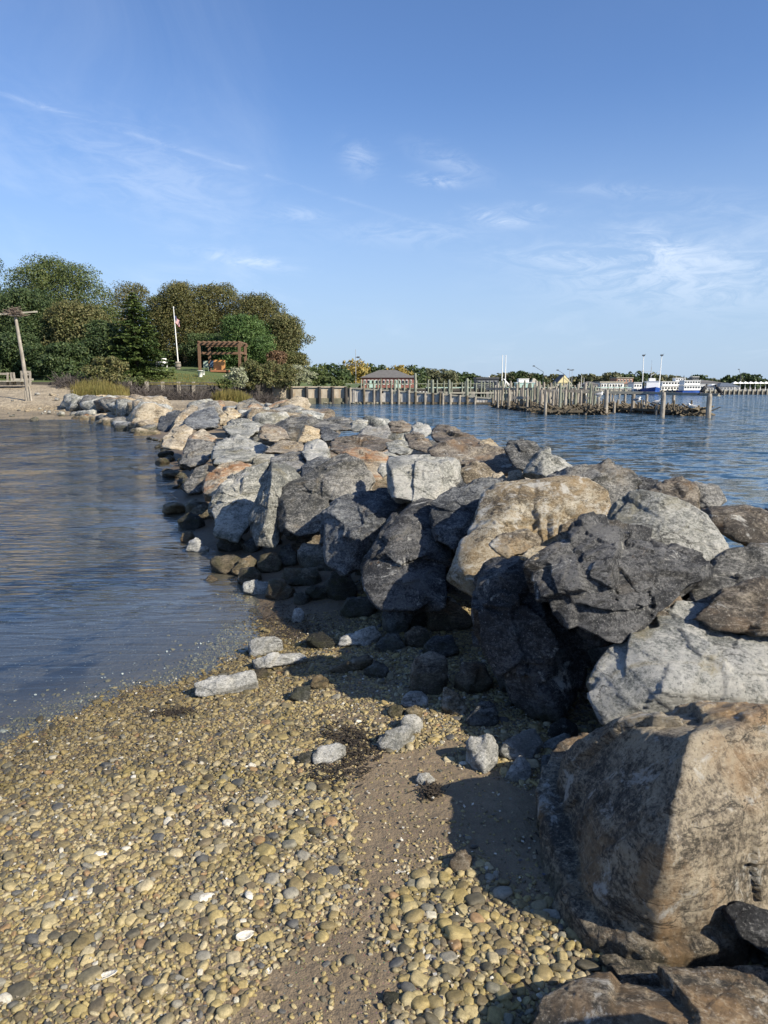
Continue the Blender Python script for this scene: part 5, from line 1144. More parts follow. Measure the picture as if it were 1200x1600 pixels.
# timber bulkhead running out and sinking
A = np.array([-3.75, 79.8]); Bp = np.array([11.2, 76.5]); root = empty('timber_bulkhead', (float(A[0]), float(A[1]), 0)); o0 = np.array([A[0], A[1], 0])
ub = [547, 569, 584, 595, 612, 623, 639, 649, 664, 676, 687, 692, 704, 717, 730, 741, 771]
def bxy(u_):   # point on the line A-B seen at column u_
    k = (u_ - 600) / 1165.0; d = Bp - A; s = (k * A[1] - A[0]) / (d[0] - k * d[1]); return A + d * s, s
def ztop(s): return float(np.interp(s, [0, .3, .6, .8, 1], [1.62, 1.36, 1.05, .8, .56]))
rt = random.Random(2)
for a, b in zip(ub[:-1], ub[1:]):
    (pa, sa), (pb, sb) = bxy(a), bxy(b); n = max(2, int(np.linalg.norm(pb - pa) / .27))
    for k in range(n):
        s0 = k / n; s1 = (k + .93) / n; q0 = pa + (pb - pa) * s0; q1 = pa + (pb - pa) * s1; z1 = ztop(sa + (sb - sa) * s0); d = rt.uniform(-.03, .03)
        if rt.random() < .04: z1 -= .3
        m_ = MB(); V = [np.array([*(q + np.array([0, d])), z]) - o0 for q in (q0, q1) for z in (-.6, z1)]; V2 = [v + np.array([.03, .09, 0]) for v in V]
        m_.add(V + V2, [(0, 2, 3, 1), (4, 5, 7, 6), (0, 1, 5, 4), (2, 6, 7, 3), (1, 3, 7, 5)]); m_.build('plank', WALLW, root)
    m_ = MB(); m_.bar(np.array([*pa, ztop(sa) + .04]) - o0, np.array([*pb, ztop(sb) + .04]) - o0, .2, .14); m_.build('cap', PALEW, root)
    for wz in (.12,):
        m_ = MB(); m_.bar(np.array([pa[0], pa[1] - .12, min(wz, ztop(sa) - .15)]) - o0, np.array([pb[0], pb[1] - .12, min(wz, ztop(sb) - .15)]) - o0, .12, .2); m_.build('waler', RUINW, root)
for u_ in ub:
    p, s = bxy(u_); h = ztop(s) + rt.uniform(.02, .25); tl = rt.uniform(-.12, .12) if s > .6 else rt.uniform(-.03, .03); m_ = MB(); b = np.array([p[0], p[1] - .16, -.9]) - o0; m_.tube([b, b + np.array([tl, 0, h + .9])], [.15, .13], 9); m_.build('post', GREYW if rt.random() < .4 else RUINW, root)
tag(root, 'whitewashed timber bulkhead sinking lower towards its outer end', 'bulkhead')
# stones at its foot
for i, u_ in enumerate([548, 553, 560, 575, 581, 590, 600, 562, 510, 517, 535]):
    p, s = bxy(u_); s_ = .28 + .02 * (i % 4); r = np.random.RandomState(i); q = r.normal(size=(10, 3)); q /= np.linalg.norm(q, axis=1)[:, None]
    boulder(q * [s_, s_ * .8, s_ * .7] + [p[0], p[1] - .8 if u_ > 547 else 78.9, .05], 'pale', 2, 950 + i, 'stone', 'pale stone at the waterline against the bulkheads', 'stones at the foot of the bulkheads', 'stone')

# the long pier behind it
root = empty('long_pier', (0, 96, 0)); o0 = np.array([0, 96, 0.]); m_ = MB(); m_.box((6.5, 0, 1.55), (10.5, 1.3, .09)); m_.build('deck', GREENW, root); m_ = MB(); m_.box((6.5, -1.33, 1.38), (10.5, .06, .16)); m_.build('stringer', DARKW, root)
rp = random.Random(6)
for u_, vt in [(564, 593), (568, 594), (574, 598), (584, 594), (591, 594), (595, 592), (604, 596), (611, 595), (617, 593), (622, 592), (632, 595), (640, 593), (669, 593), (674, 594), (683, 594), (694, 595), (702, 596), (706, 597), (722, 597), (727, 596), (735, 594), (744, 598), (752, 595), (757, 597), (766, 595), (770, 598), (780, 596)]:
    for dy in (-1.45,):
        t_ = W(u_, vt, 96 + dy) - o0; m_ = MB(); m_.tube([(t_[0], dy, -2.0), (t_[0] + rp.uniform(-.04, .04), dy, t_[2])], [.125, .10], 8); m_.build('pile', GREENW, root)
for k in range(7):
    m_ = MB(); m_.box((-3 + k * 3.1, .2, .9), (.55, 1.0, .55)); m_.build('crib_block', DARKW, root)
m_ = MB(); m_.box((12.4, -1.6, 1.05), (4.6, .05, .09)); m_.build('handrail', PALEW, root); m_ = MB(); m_.box((4.0, 1.2, 2.2), (10, .04, .05)); m_.build('handrail', GREENW, root)
tag(root, 'long dark pier with many greenish piles behind the timber bulkhead', 'pier')
for u_, vt, y_ in ((649, 583, 88), (676, 593, 86), (730, 591, 80), (785, 595, 66), (617, 600, 84), (702, 593, 90)):
    piling(u_, vt, y_, .17, 'tall green piling standing out above the long pier', GREENW, 'tall pilings around the long pier')

# ruined crib pier and rubble dike in the bay
def timber_pile(label, P0, P1, width, h, n, nb, seed, posts):
    """P0..P1 plan line; n timbers and nb stones heaped on it"""
    r = random.Random(seed); root = empty('ruined_breakwater', (float(P0[0]), float(P0[1]), 0)); o = np.array([P0[0], P0[1], 0.]); P0 = np.array(P0, float); P1 = np.array(P1, float); d = P1 - P0; L = np.linalg.norm(d); t_ = d / L; nn = np.array([-t_[1], t_[0]])
    m_ = MB()
    for _ in range(n):
        s = r.uniform(0, L); w = r.uniform(-width / 2, width / 2); z = r.uniform(-.2, h) * (1 - .5 * abs(w) / width); c = P0 + t_ * s + nn * w; a = r.choice([0, math.pi / 2, r.uniform(0, 3.1)]) + math.atan2(t_[1], t_[0]); l = r.uniform(.4, 1.7)
        k = np.array([math.cos(a), math.sin(a), r.uniform(-.5, .5)]); p = np.array([c[0], c[1], z]) - o; m_.bar(p - k * l / 2, p + k * l / 2, r.uniform(.04, .10), r.uniform(.04, .10))
    q = m_.build('broken_timbers', RUINW, root); q['kind'] = 'stuff'
    for j in range(nb):
        s = r.uniform(0, L); w = r.uniform(-width / 2, width / 2); c = P0 + t_ * s + nn * w; sz = r.uniform(.22, .42); rs_ = np.random.RandomState(seed * 100 + j); qd = rs_.normal(size=(10, 3)); qd /= np.linalg.norm(qd, axis=1)[:, None]
        cc, V, F = boulder_geo(qd * [sz, sz, sz * .7] + np.array([c[0], c[1], r.uniform(-.05, h * .6)]), 2, j)
        link('rock', np_mesh('rock', V, F, RM['brown'], True), root, tuple(cc - o))
    for j in range(int(L / .5)):   # stubs of rotten piles
        for sd in (-1, 1):
            s = j * .5 + r.uniform(-.2, .2); c = P0 + t_ * s + nn * sd * width / 2; hh = h * r.uniform(.5, 1.9); b = np.array([c[0], c[1], -.8]) - o; mm = MB(); mm.tube([b, b + np.array([r.uniform(-.1, .1), r.uniform(-.05, .05), .8 + hh])], [.09, .06], 6); mm.build('stub_pile', RUINW, root)
    for j in range(int(L / 2.2)):
        s = j * 2.2; a = P0 + t_ * s; b = P0 + t_ * min(s + 2.3, L)
        for sd in (-1, 1):
            mm = MB(); mm.bar(np.array([*(a + nn * sd * (width / 2 + .1)), h * .55]) - o, np.array([*(b + nn * sd * (width / 2 + .1)), h * .5]) - o, .14, .16); mm.build('waler', RUINW, root)
    return tag(root, label, 'breakwater')
timber_pile('heap of rotten timbers and stubs nearest the long pier', W(790, 636, 67)[:2], W(862, 644, 53)[:2], 2.4, .48, 900, 6, 1, None)
timber_pile('broad heap of rotten crib timbers under the bare pilings', W(850, 646, 50)[:2], W(940, 646, 49.5)[:2], 3.6, .45, 1000, 6, 2, None)
timber_pile('low breakwater of dark stones and timbers running right to the last posts', W(925, 636, 58)[:2], W(1096, 647, 46)[:2], 2.0, .5, 900, 36, 3, None)
for a, b, z, y0, y1 in ((760, 935, 1.62, 62, 57), (800, 925, .95, 58, 56), (845, 920, 1.5, 52, 51)):
    p, q = W(a, 600, y0), W(b, 600, y1); p[2] = q[2] = z; m_ = MB(); m_.bar(p, q, .16, .2)
    tag(m_.build('crossbeam', GREYW, None, tuple(p)), {1.62: 'long upper crossbeam linking the bare pilings', .95: 'lower crossbeam among the bare pilings', 1.5: 'short crossbeam on the nearer bare pilings'}[z], 'beam')
for a, b, v0, v1, y0, y1, l in ((902, 1010, 612.5, 614, 52, 50, 'straight pale rail beam from the crib to the middle posts'), (1008, 1062, 614, 615.5, 50, 47, 'middle length of the pale rail beam on posts'), (1060, 1124, 615.5, 617, 47, 43.2, 'last pale rail beam carrying two dark seabirds')):
    p, q = W(a, v0, y0), W(b, v1, y1); m_ = MB(); m_.bar(p, q, .2, .17); tag(m_.build('rail_beam', PALEW, None, tuple(p)), l, 'beam', 'pale rail beams over the bay')
RAILP = {948: 'first thick post of the pale rail, beside the crib pier', 954: 'thin post right behind the first thick rail post', 977: 'thin rail post between the first and second thick posts', 990: 'second thick post of the pale rail, near a gull', 1011: 'thin rail post between the second and third thick posts', 1037: 'third thick post of the pale rail, nearly in line with the white outrigger', 1053: 'thin rail post right of the third thick post', 1109: 'lone thick end post of the pale rail, beside black seabirds'}
for u_, vt, y_, r_ in ((948, 609, 48.0, .2), (954, 612, 60, .13), (977, 613, 58, .14), (990, 612, 51, .2), (1011, 614, 54, .15), (1037, 613, 44.5, .21), (1053, 614, 50, .15), (1109, 615, 43.0, .22)):
    piling(u_, vt, y_, r_ * .68, RAILP[u_], GREYW, 'posts under the pale rail beams')
r = random.Random(12)
def pile_label(u_, vt, y_):
    if u_ > 930: return 'short stub post on the low breakwater, %s' % ('beside the second thick post' if u_ > 990 else 'right of the first thick post' if u_ > 950 else 'beside the crib pier')
    h_ = 'tallest' if vt < 598 else ('tall' if vt < 602 else ('middling' if vt < 606 else 'short')); d_ = 'front row' if y_ < 53 else ('middle rows' if y_ < 58 else 'back row')
    for a_, w_ in ((790, 'just right of the long pier'), (806, 'in front of the mint boat cabin'), (822, 'left of the beige tent'), (837, 'before the beige tent'), (850, 'left of the gangway'), (868, 'before the left gable of the yellow house'), (880, 'before the yellow house'), (896, 'before the twin-headed lamp mast'), (912, 'before the grey shed'), (2000, 'at the right end of the cluster')):
        if u_ < a_: return '%s bare grey piling, %s, %s' % (h_, d_, w_)
for u_, vt, y_ in [(774, 602, 66), (782, 603, 64), (791, 600, 63), (798, 595, 66), (803, 603, 62), (808, 600, 60), (814, 606, 58), (820, 594, 62), (826, 600, 60), (832, 606, 54), (835, 600, 57), (838, 594, 60), (843, 596, 59), (848, 606, 52), (853, 612, 48), (856, 600, 56), (861, 598, 58), (865, 610, 50), (869, 604, 54), (876, 598, 48.5),
     (880, 603, 56), (885, 599, 58), (889, 597, 52), (894, 606, 54), (898, 602, 57), (903, 600, 54), (908, 610, 50), (915, 598, 52), (919, 603, 58), (924, 599, 51), (927, 602, 54), (778, 598, 62), (786, 604, 61), (795, 606, 59), (811, 597, 61), (817, 602, 58), (824, 607, 55), (829, 598, 61), (840, 603, 55), (846, 609, 50), (850, 597, 59), (859, 606, 53), (867, 596, 59), (872, 607, 51), (884, 609, 50), (892, 598, 59), (900, 607, 52), (905, 597, 58), (912, 604, 54), (921, 597, 59), (930, 605, 53), (935, 620, 50), (958, 622, 55), (966, 624, 54), (1006, 628, 50), (1026, 633, 48), (960, 627, 52), (998, 628, 51)]:
    piling(u_, vt, y_, r.uniform(.075, .115), pile_label(u_, vt, y_), GREYW if r.random() < .7 else GREENW, 'bare pilings over the ruined crib pier', r.uniform(-.03, .03))
mb = MB()
for (a, va, b, vb, y_) in ((856, 606, 895, 602, 56), (860, 618, 890, 608, 55), (870, 600, 878, 612, 56)): mb.bar(W(a, va, y_), W(b, vb, y_), .12, .12)
tag(mb.build('gangway', PALEW), 'pale broken gangway leaning among the bare pilings', 'gangway')
# second marina row farther off
root = empty('far_marina_pier', (18, 125, 0)); m_ = MB(); m_.box((6, 0, 1.0), (17, 1.2, .1)); m_.build('deck', GREYW, root)
for k in range(34):
    m_ = MB(); x_ = -11 + k * 1.0 + r.uniform(-.2, .2); m_.tube([(x_, -1.3, -2), (x_, -1.3, r.uniform(1.9, 2.6))], [.13, .11], 7); m_.build('pile', GREYW if k % 3 else GREENW, root)
m_ = MB(); m_.box((6, -1.35, 1.7), (17, .05, .07)); m_.build('handrail', MINT, root); tag(root, 'farther marina pier with a pale green rail and close-set piles', 'pier')

# ---------------------------------------------------------------- birds
BW = simple('white_plumage', (.75, .75, .73), .7, .05, 9, 0); BG = simple('grey_wing_feathers', (.25, .26, .28), .7, .1, 9, 0); BK = simple('black_plumage', (.012, .012, .014), .5, .2, 9, 0)
def bird(p, kind, label, face=1, s=1.0):
    m_ = MB(); body = BW if kind == 'gull' else BK; up = kind != 'gull'
    D, F = ico(2); V = D * np.array([.20, .085, .09]); a = .9 if up else .12; R_ = np.array([[math.cos(a), 0, -math.sin(a)], [0, 1, 0], [math.sin(a), 0, math.cos(a)]])
    m_.add((V @ R_.T + [0, 0, .24 if up else .16]) * s, F); c = np.array([.13 if up else .16, 0, .44 if up else .27]); m_.tube([np.array([.09, 0, .32 if up else .2]) * s, c * s], [.05 * s, .035 * s], 8)
    m_.add((D * [.055, .045, .045] + c) * s, F); m_.tube([(c + [.04, 0, 0]) * s, (c + [.13, 0, -.012]) * s], [.014 * s, .004 * s], 6, 1); m_.tube([np.array([-.12, 0, .08 if up else .15]) * s, np.array([-.27, 0, -.02 if up else .15]) * s], [.05 * s, .02 * s], 6, 2)
    for q in (-.03, .03): m_.tube([np.array([0, q, .1]) * s, np.array([.01, q, 0]) * s], .008 * s, 5, 1)
    for q in (-1, 1): m_.add((D * np.array([.17, .02, .06]) @ R_.T + [-.03, q * .075, .25 if up else .18]) * s, F, 2)
    if face < 0: m_.v = [(-x, y, z) for x, y, z in m_.v]; m_.f = [f[::-1] for f in m_.f]
    return tag(m_.build('bird', [body, DGREY, BG if kind == 'gull' else BK], smooth=True), label, 'bird', 'seabirds on the old pier') if p is None else (lambda o: (setattr(o, 'location', tuple(p)), o)[1])(tag(m_.build('bird', [body, DGREY, BG if kind == 'gull' else BK], smooth=True), label, 'bird', 'seabirds on the old pier'))
for u_, v_, y_, k, l, f in ((1099, 616, 43.9, 'cormorant', 'black seabird on the last rail beam, left of the end post', 1), (1122, 617, 43.2, 'cormorant', 'black seabird on the tip of the last rail beam', -1), (995, 629, 50.5, 'gull', 'white gull on the breakwater behind the second thick post', 1), (1026, 633, 48, 'gull', 'white gull on a stub post left of the third thick post', 1), (1081, 640, 45.4, 'gull', 'white gull near the right end of the breakwater', -1), (936, 621, 50, 'gull', 'white gull on a stub post beside the crib pier', 1)):
    bird(W(u_, v_, y_), k, l, f, 1.25)

# ---------------------------------------------------------------- osprey pole, walkway, flagpole, pergola
y0 = 52.0; pt = W(24, 494, y0); pb = W(46, 624, y0); root = empty('nest_pole', tuple(pb)); m_ = MB(); m_.tube([np.array([0, 0, -.5]), (pt - pb) * .5 + [0, 0, .0], pt - pb], [.15, .125, .10], 10); m_.build('pole', GREYW, root)
m_ = MB(); m_.tube([(-.18, -.1, -.4), (-.22, -.08, .6)], [.09, .06], 8); m_.tube([(.2, -.1, -.4), (.08, -.08, .9)], [.08, .05], 8); m_.build('brace', GREYW, root)
c = pt - pb; m_ = MB(); a = W(-12, 492, y0) - pb; b = W(58, 487, y0) - pb; m_.bar(a, b, .1, .1); m_.build('crossbar', PALEW, root); m_ = MB(); m_.box(c + [0, 0, .02], (.3, .3, .03)); m_.build('platform', GREYW, root); tag(root, 'leaning grey nest pole with a crossbar on the pebbly shore', 'nest pole')
m_ = MB(); rn = random.Random(5)
for _ in range(230):
    a = rn.uniform(0, 6.28); q = abs(rn.gauss(0, .33)); k = rn.uniform(0, 6.28); L = rn.uniform(.2, .55); p = pt + np.array([math.cos(a) * q, math.sin(a) * q, .08 + rn.uniform(0, .5) * max(0, 1 - q)]); m_.bar(p, p + np.array([math.cos(k) * L, math.sin(k) * L, rn.uniform(-.12, .14)]), .025, .02)
o = m_.build('osprey_nest', simple('nest_sticks', (.16, .125, .10), .9, .3, 5, .2, island=True), None, tuple(pt)); tag(o, 'untidy stick nest on top of the leaning pole', 'nest')
yw = 60.5; root = empty('wooden_walkway', tuple(W(20, 600, yw))); wz = root.location.z; w0 = np.array(root.location)
for k in range(14): m_ = MB(); m_.box((W(-30 + k * 5.4, 596, yw)[0] - w0[0], 0, .22), (.13, .8, .04), jit=.01); m_.build('plank', PALEW, root)
for u_ in (-25, 12, 20, 24, 34, 47): m_ = MB(); m_.bar(W(u_, 602, yw) - w0, W(u_ - (3 if u_ in (20, 24) else 0), 582, yw) - w0, .13, .13); m_.build('post', GREYW, root)
for a, b, v_ in ((-30, 14, 584), (32, 48, 581), (32, 48, 585), (20, 52, 593)): m_ = MB(); m_.bar(W(a, v_, yw) - w0, W(b, v_, yw) - w0, .06, .16); m_.build('rail', PALEW if v_ > 590 else GREYW, root)
tag(root, 'weathered wooden beach steps with rails at the left edge', 'walkway')
yf = 85.0; fb = W(279, 574, yf); fb[2] = LZ(fb[0], yf); root = empty('flagpole', tuple(fb)); ft = W(271, 481, yf) - fb; m_ = MB(); m_.tube([(0, 0, 0), ft * .5, ft], [.075, .06, .04], 10); m_.build('pole', WHITE, root); m_ = MB(); D, F = ico(2); m_.add(D * .08 + ft + [0, 0, .06], F); m_.build('finial', WHITE, root); tag(root, 'leaning white flagpole on the lawn beside the spruce', 'flagpole')
FR, FW, FB = simple('flag_red', (.42, .05, .06), .8, .1, 2, 0), simple('flag_white', (.7, .68, .66), .8, .1, 2, 0), simple('flag_blue', (.03, .05, .2), .8, .1, 2, 0)
h0 = W(273.3, 494, yf); mb = MB(); nx_, nz_ = 12, 13; Hh, Ww = .75, .62; V = []
for j in range(nz_ + 1):
    for i in range(nx_ + 1): s = i / nx_; V.append(h0 + np.array([s * Ww * .8, .07 * math.sin(s * 9 + j * .3), -j / nz_ * Hh - s * .45 + .05 * math.sin(s * 7)]))
F = []; mi = []
for j in range(nz_):
    for i in range(nx_): a = j * (nx_ + 1) + i; F.append((a, a + 1, a + nx_ + 2, a + nx_ + 1)); mi.append(2 if (i < 5 and j < 7) else (0 if j % 2 == 0 else 1))
mb.v = [tuple(p) for p in V]; mb.f = F; mb.mi = mi
# stars on the canton
for j in range(4):
    for i in range(4):
        a = np.array(V[(j * 2) * (nx_ + 1) + i + 1]) * .5 + np.array(V[(j * 2 + 1) * (nx_ + 1) + i + 1]) * .5 + [0, -.012, 0]; b = len(mb.v); st = [a + .018 * (1 if k % 2 == 0 else .4) * np.array([math.sin(k * math.pi / 5), 0, math.cos(k * math.pi / 5)]) for k in range(10)]
        mb.v += [tuple(p) for p in st]; mb.f.append(tuple(range(b, b + 10))); mb.mi.append(1)
tag(mb.build('flag', [FR, FW, FB], None, tuple(h0)), 'drooping striped flag with a starred blue corner on the flagpole', 'flag')
m_ = MB(); m_.lathe((0, 0, 0), [(.25, 0), (.33, .25), (.36, .45), (.33, .68), (.29, .86), (.25, .86), (.22, .7)], 14); m_.lathe((0, 0, 0), [(.345, .22), (.355, .22), (.36, .3), (.35, .3)], 14, 1); m_.lathe((0, 0, 0), [(.35, .6), (.36, .6), (.352, .67), (.34, .67)], 14, 1)
o = m_.build('barrel', [GREYW, DGREY], smooth=True); o.location = (fb[0] + .05, fb[1] - .42, fb[2] - .03); tag(o, 'grey barrel standing at the foot of the flagpole', 'barrel')
# pergola
yp = 80.0; gz = LZ(W(312, 579, yp)[0], yp); root = empty('pergola', tuple(W(343, 579, yp))); root.location.z = gz; g0 = np.array(root.location); xa, xb = W(312.5, 579, yp)[0] - g0[0], W(375, 579, yp)[0] - g0[0]; tz = W(312, 537, yp)[2] - gz
for (x_, y_) in ((xa, 0), (xb, 0), (xa + .15, 4), (xb - .1, 4)): m_ = MB(); m_.box((x_, y_, tz / 2 - .1), (.13, .13, tz / 2)); m_.build('post', BROWNW, root)
for (y_, z_) in ((0, tz), (4, tz), (.28, tz - .05), (2, tz - .9)): m_ = MB(); m_.box(((xa + xb) / 2, y_, z_), ((xb - xa) / 2 + .2, .06, .13)); m_.build('beam', BROWNW, root)
for k in range(9): m_ = MB(); x_ = xa + (xb - xa) * k / 8; m_.box((x_, 2, tz + .2), (.045, 2.4, .08)); m_.build('rafter', BROWNW, root)
for x_ in (xa, xb):
    m_ = MB(); m_.box((x_, 2, tz - .9), (.06, 2, .12)); m_.build('side_beam', BROWNW, root)
m_ = MB(); m_.bar((xb - .1, 4, tz - 1.6), (xb - .9, 4, tz - .8), .1, .12); m_.build('brace', BROWNW, root)
tag(root, 'dark brown timber pergola on the lawn above the shore', 'pergola')
m_ = MB(); p = W(343, 580, 82); p[2] = LZ(p[0], 82); m_.box((0, 0, .68), (.62, .05, .62), jit=.03); o = m_.build('plywood_sheet', simple('orange_plywood', (.50, .25, .09), .7, .25, 2, .2)); o.location = tuple(p); tag(o, 'orange plywood panel standing under the pergola', 'panel')
m_ = MB(); m_.box((0, 0, .06), (.95, .5, .1), jit=.02); o = m_.build('fire_pit_base', simple('rusty_earth', (.28, .12, .06), .9, .2, 2, .2)); o.location = (p[0] + .2, p[1] - .5, p[2] + .02); tag(o, 'reddish low plinth before the orange panel', 'plinth')
def chair(u_, y_, mat, lab, rz):
    p = W(u_, 578, y_); p[2] = LZ(p[0], y_); root = empty('garden_chair', tuple(p), rz)
    m_ = MB(); m_.box((0, 0, .42), (.27, .26, .03)); m_.build('seat', mat, root); m_ = MB(); m_.bar((-.0, .26, .42), (0, .42, 1.1), .5, .04); m_.build('backrest', mat, root)
    for x_, q in ((-.24, -.22), (.24, -.22), (-.24, .22), (.24, .22)): m_ = MB(); m_.bar((x_, q, 0), (x_, q, .62 if q < 0 else .42), .05, .05); m_.build('leg', mat, root)
    for x_ in (-.27, .27): m_ = MB(); m_.box((x_, .05, .64), (.05, .32, .02)); m_.build('armrest', mat, root)
    tag(root, lab, 'chair', 'garden chairs by the pergola')
chair(322, 82, simple('faded_green_chair', (.16, .22, .18), .6, .1, 2, 0), 'greenish garden chair under the pergola, left of the orange panel', .3); chair(330, 83, simple('blue_chair', (.06, .11, .18), .6, .1, 2, 0), 'blue garden chair under the pergola beside the greenish one', -.2)
chair(258, 92, WHITE, 'white garden chair under the trees left of the flagpole', .4); chair(249, 93, STEEL, 'pale grey garden chair under the trees beside a white one', -.4)
for u_, y_, l in ((313, 76, 'white bucket at the foot of the left pergola post'), (318, 78, 'smaller white pot beside the white bucket')):
    p = W(u_, 588, y_); p[2] = LZ(p[0], y_); m_ = MB(); s = 1.0 if u_ == 313 else .6; m_.lathe((0, 0, 0), [(.2 * s, 0), (.28 * s, .62 * s), (.31 * s, .62 * s), (.29 * s, .66 * s), (.24 * s, .64 * s), (.2 * s, .3 * s), (0, .3 * s)], 14); o = m_.build('bucket', WHITE, smooth=True); o.location = tuple(p); tag(o, l, 'bucket')

# ---------------------------------------------------------------- buildings across the water
def house(name, label, u0, u1, vr, ve, vb, y, dep, wallm, roofm, nwin=5, hip=True, rows=1, cat='building', doors=0, flat=False, wm=None):
    a, b = W(u0, vb, y), W(u1, vb, y); zb = max(a[2], .8 if y > 150 else 1.4); ze = W(u0, ve, y)[2]; zr = W(u0, vr, y)[2]; cx = (a[0] + b[0]) / 2; hw = (b[0] - a[0]) / 2; root = empty(name, (float(cx), float(y + dep / 2), float(zb))); h = ze - zb; hd = dep / 2
    m_ = MB(); m_.box((0, 0, h / 2), (hw * .94, hd * .94, h / 2)); m_.build('wall', wallm, root)
    m_ = MB(); r_ = zr - ze
    if flat: m_.box((0, 0, h + max(r_, .25) / 2), (hw, hd, max(r_, .25) / 2))
    else:
        k = (hw - min(hd, hw * .7)) if hip == True else hw
        if hip == 'gable': V = [(-hw, -hd, h), (hw, -hd, h), (hw, hd, h), (-hw, hd, h), (0, -hd, h + r_), (0, hd, h + r_)]; m_.add(V, [(0, 4, 5, 3), (1, 2, 5, 4), (0, 3, 2, 1), (0, 1, 4), (2, 3, 5)])
        else: V = [(-hw, -hd, h), (hw, -hd, h), (hw, hd, h), (-hw, hd, h), (-k, 0, h + r_), (k, 0, h + r_)]; m_.add(V, [(0, 1, 5, 4), (1, 2, 5), (2, 3, 4, 5), (3, 0, 4), (0, 3, 2, 1)])
    rf = m_.build('roof', roofm, root)
    if hip == 'gable': m_ = MB(); m_.add([(-hw * .9, -hd - .03, h), (hw * .9, -hd - .03, h), (0, -hd - .03, h + r_ * .9)], [(0, 1, 2)]); m_.build('gable_face', wallm, root)
    for r_i in range(rows):
        for k in range(nwin):
            x_ = -hw * .88 + (k + .5) * hw * 1.76 / nwin; z_ = h * (r_i + .55) / rows; ww, hh_ = hw * 1.76 / nwin * .28, h / rows * .24
            m_ = MB(); m_.box((x_, -hd * .94 - .03, z_), (ww, .05, hh_)); f = m_.build('window', wm or WHITE, root); m_ = MB(); m_.box((x_, -hd * .94 - .09, z_), (ww * .75, .02, hh_ * .75)); m_.build('pane', GLASS, f)
    for k in range(doors): m_ = MB(); m_.box((hw * (.35 - .9 * k), -hd * .94 - .05, h * .38), (.5, .06, h * .37)); m_.build('door', MINT, root)
    return tag(root, label, cat)
house('restaurant', 'low red waterfront restaurant with a wide grey hip roof', 562, 650, 577, 590, 606, 118, 9, RED, ROOF, 13, True, 1, doors=2)
rst = house('boathouse', 'small white house with a grey roof right of the red restaurant', 640, 652, 586, 594, 606, 130, 5, WHITE, ROOF, 2, True)
house('dock_shed', 'dark flat-roofed dock shed over the long pier', 744, 780, 590, 592, 607, 112, 4, DGREY, DGREY, 5, flat=True, wm=STEEL)
house('yellow_house', 'pale yellow gabled house beyond the bare pilings', 870, 893, 585, 598, 607, 205, 6, YEL, ROOF, 3, 'gable')
house('white_warehouse', 'long white dock building right of the yellow house', 937, 976, 596, 598, 607, 215, 8, WHITE, PALEW, 8, flat=True)
house('grey_shed', 'dark grey shed with a low roof left of the white dock building', 912, 936, 596, 601, 607, 208, 6, DGREY, ROOF, 3)
house('brick_block', 'brown brick block behind the white dock building', 963, 990, 590, 591, 600, 250, 8, BRICK, PALEW, 5, flat=True)
house('mint_house', 'pale grey marina office left of the blue trawler', 980, 1003, 598, 601, 608, 215, 6, STEEL, ROOF, 4)
house('dark_roofed_hall', 'long blue-grey roofed hall left of the canopies', 1124, 1158, 598, 604, 609, 215, 8, STEEL, simple('blue_grey_roof', (.09, .11, .14), .7, .1, 1, .1), 6)
house('white_cottage', 'small white cottage behind the ferry', 1112, 1126, 600, 603, 609, 225, 5, WHITE, WHITE, 2)
house('tan_marquee', 'tall beige tarpaulin tent among the marina piles', 831, 841, 591, 597, 608, 150, 3, PALEW, PALEW, 0)
house('long_low_roof', 'long low grey roof against the trees on the right', 1080, 1130, 594, 598, 606, 260, 9, STEEL, ROOF, 0)
house('white_store', 'white storehouse left of the blue trawler', 990, 1004, 597, 599, 607, 200, 5, WHITE, STEEL, 3, flat=True)
house('blue_chandlery', 'low grey chandlery right of the blue-hulled ferry', 1096, 1116, 603, 605, 611, 195, 5, STEEL, ROOF, 4)
# waterfront promenade on the right with canopies
root = empty('promenade_dock', (95, 184, 0)); m_ = MB(); m_.box((0, 0, .9), (52, 3, .12)); m_.build('deck', PALEW, root)
for k in range(90): m_ = MB(); x_ = -51.5 + k * 1.15; m_.tube([(x_, -3.05, -1.5), (x_, -3.05, 1.25)], .2, 6); m_.build('pile', RUINW if k > 45 else PALEW, root)
m_ = MB(); m_.box((0, -2.9, .35), (52, .05, .45)); m_.build('fender_board', DARKW, root); tag(root, 'long waterfront dock across the bay at the right', 'dock')
for k in range(9):
    u_ = 1148 + k * 8; p = W(u_, 606, 188); root = empty('canopy', (float(p[0]), 188.0, .9)); m_ = MB(); m_.box((0, 0, 1.05), (.06, .06, 1.05)); m_.build('pole', WHITE, root)
    m_ = MB(); m_.add([(-.85, -.8, 1.75), (.85, -.8, 1.75), (.85, .8, 1.75), (-.85, .8, 1.75), (0, 0, 2.3)], [(0, 1, 4), (1, 2, 4), (2, 3, 4), (3, 0, 4), (0, 3, 2, 1)]); m_.build('shade', WHITE, root); tag(root, 'white square canopy in the row on the waterfront dock', 'canopy', 'white canopies on the waterfront')

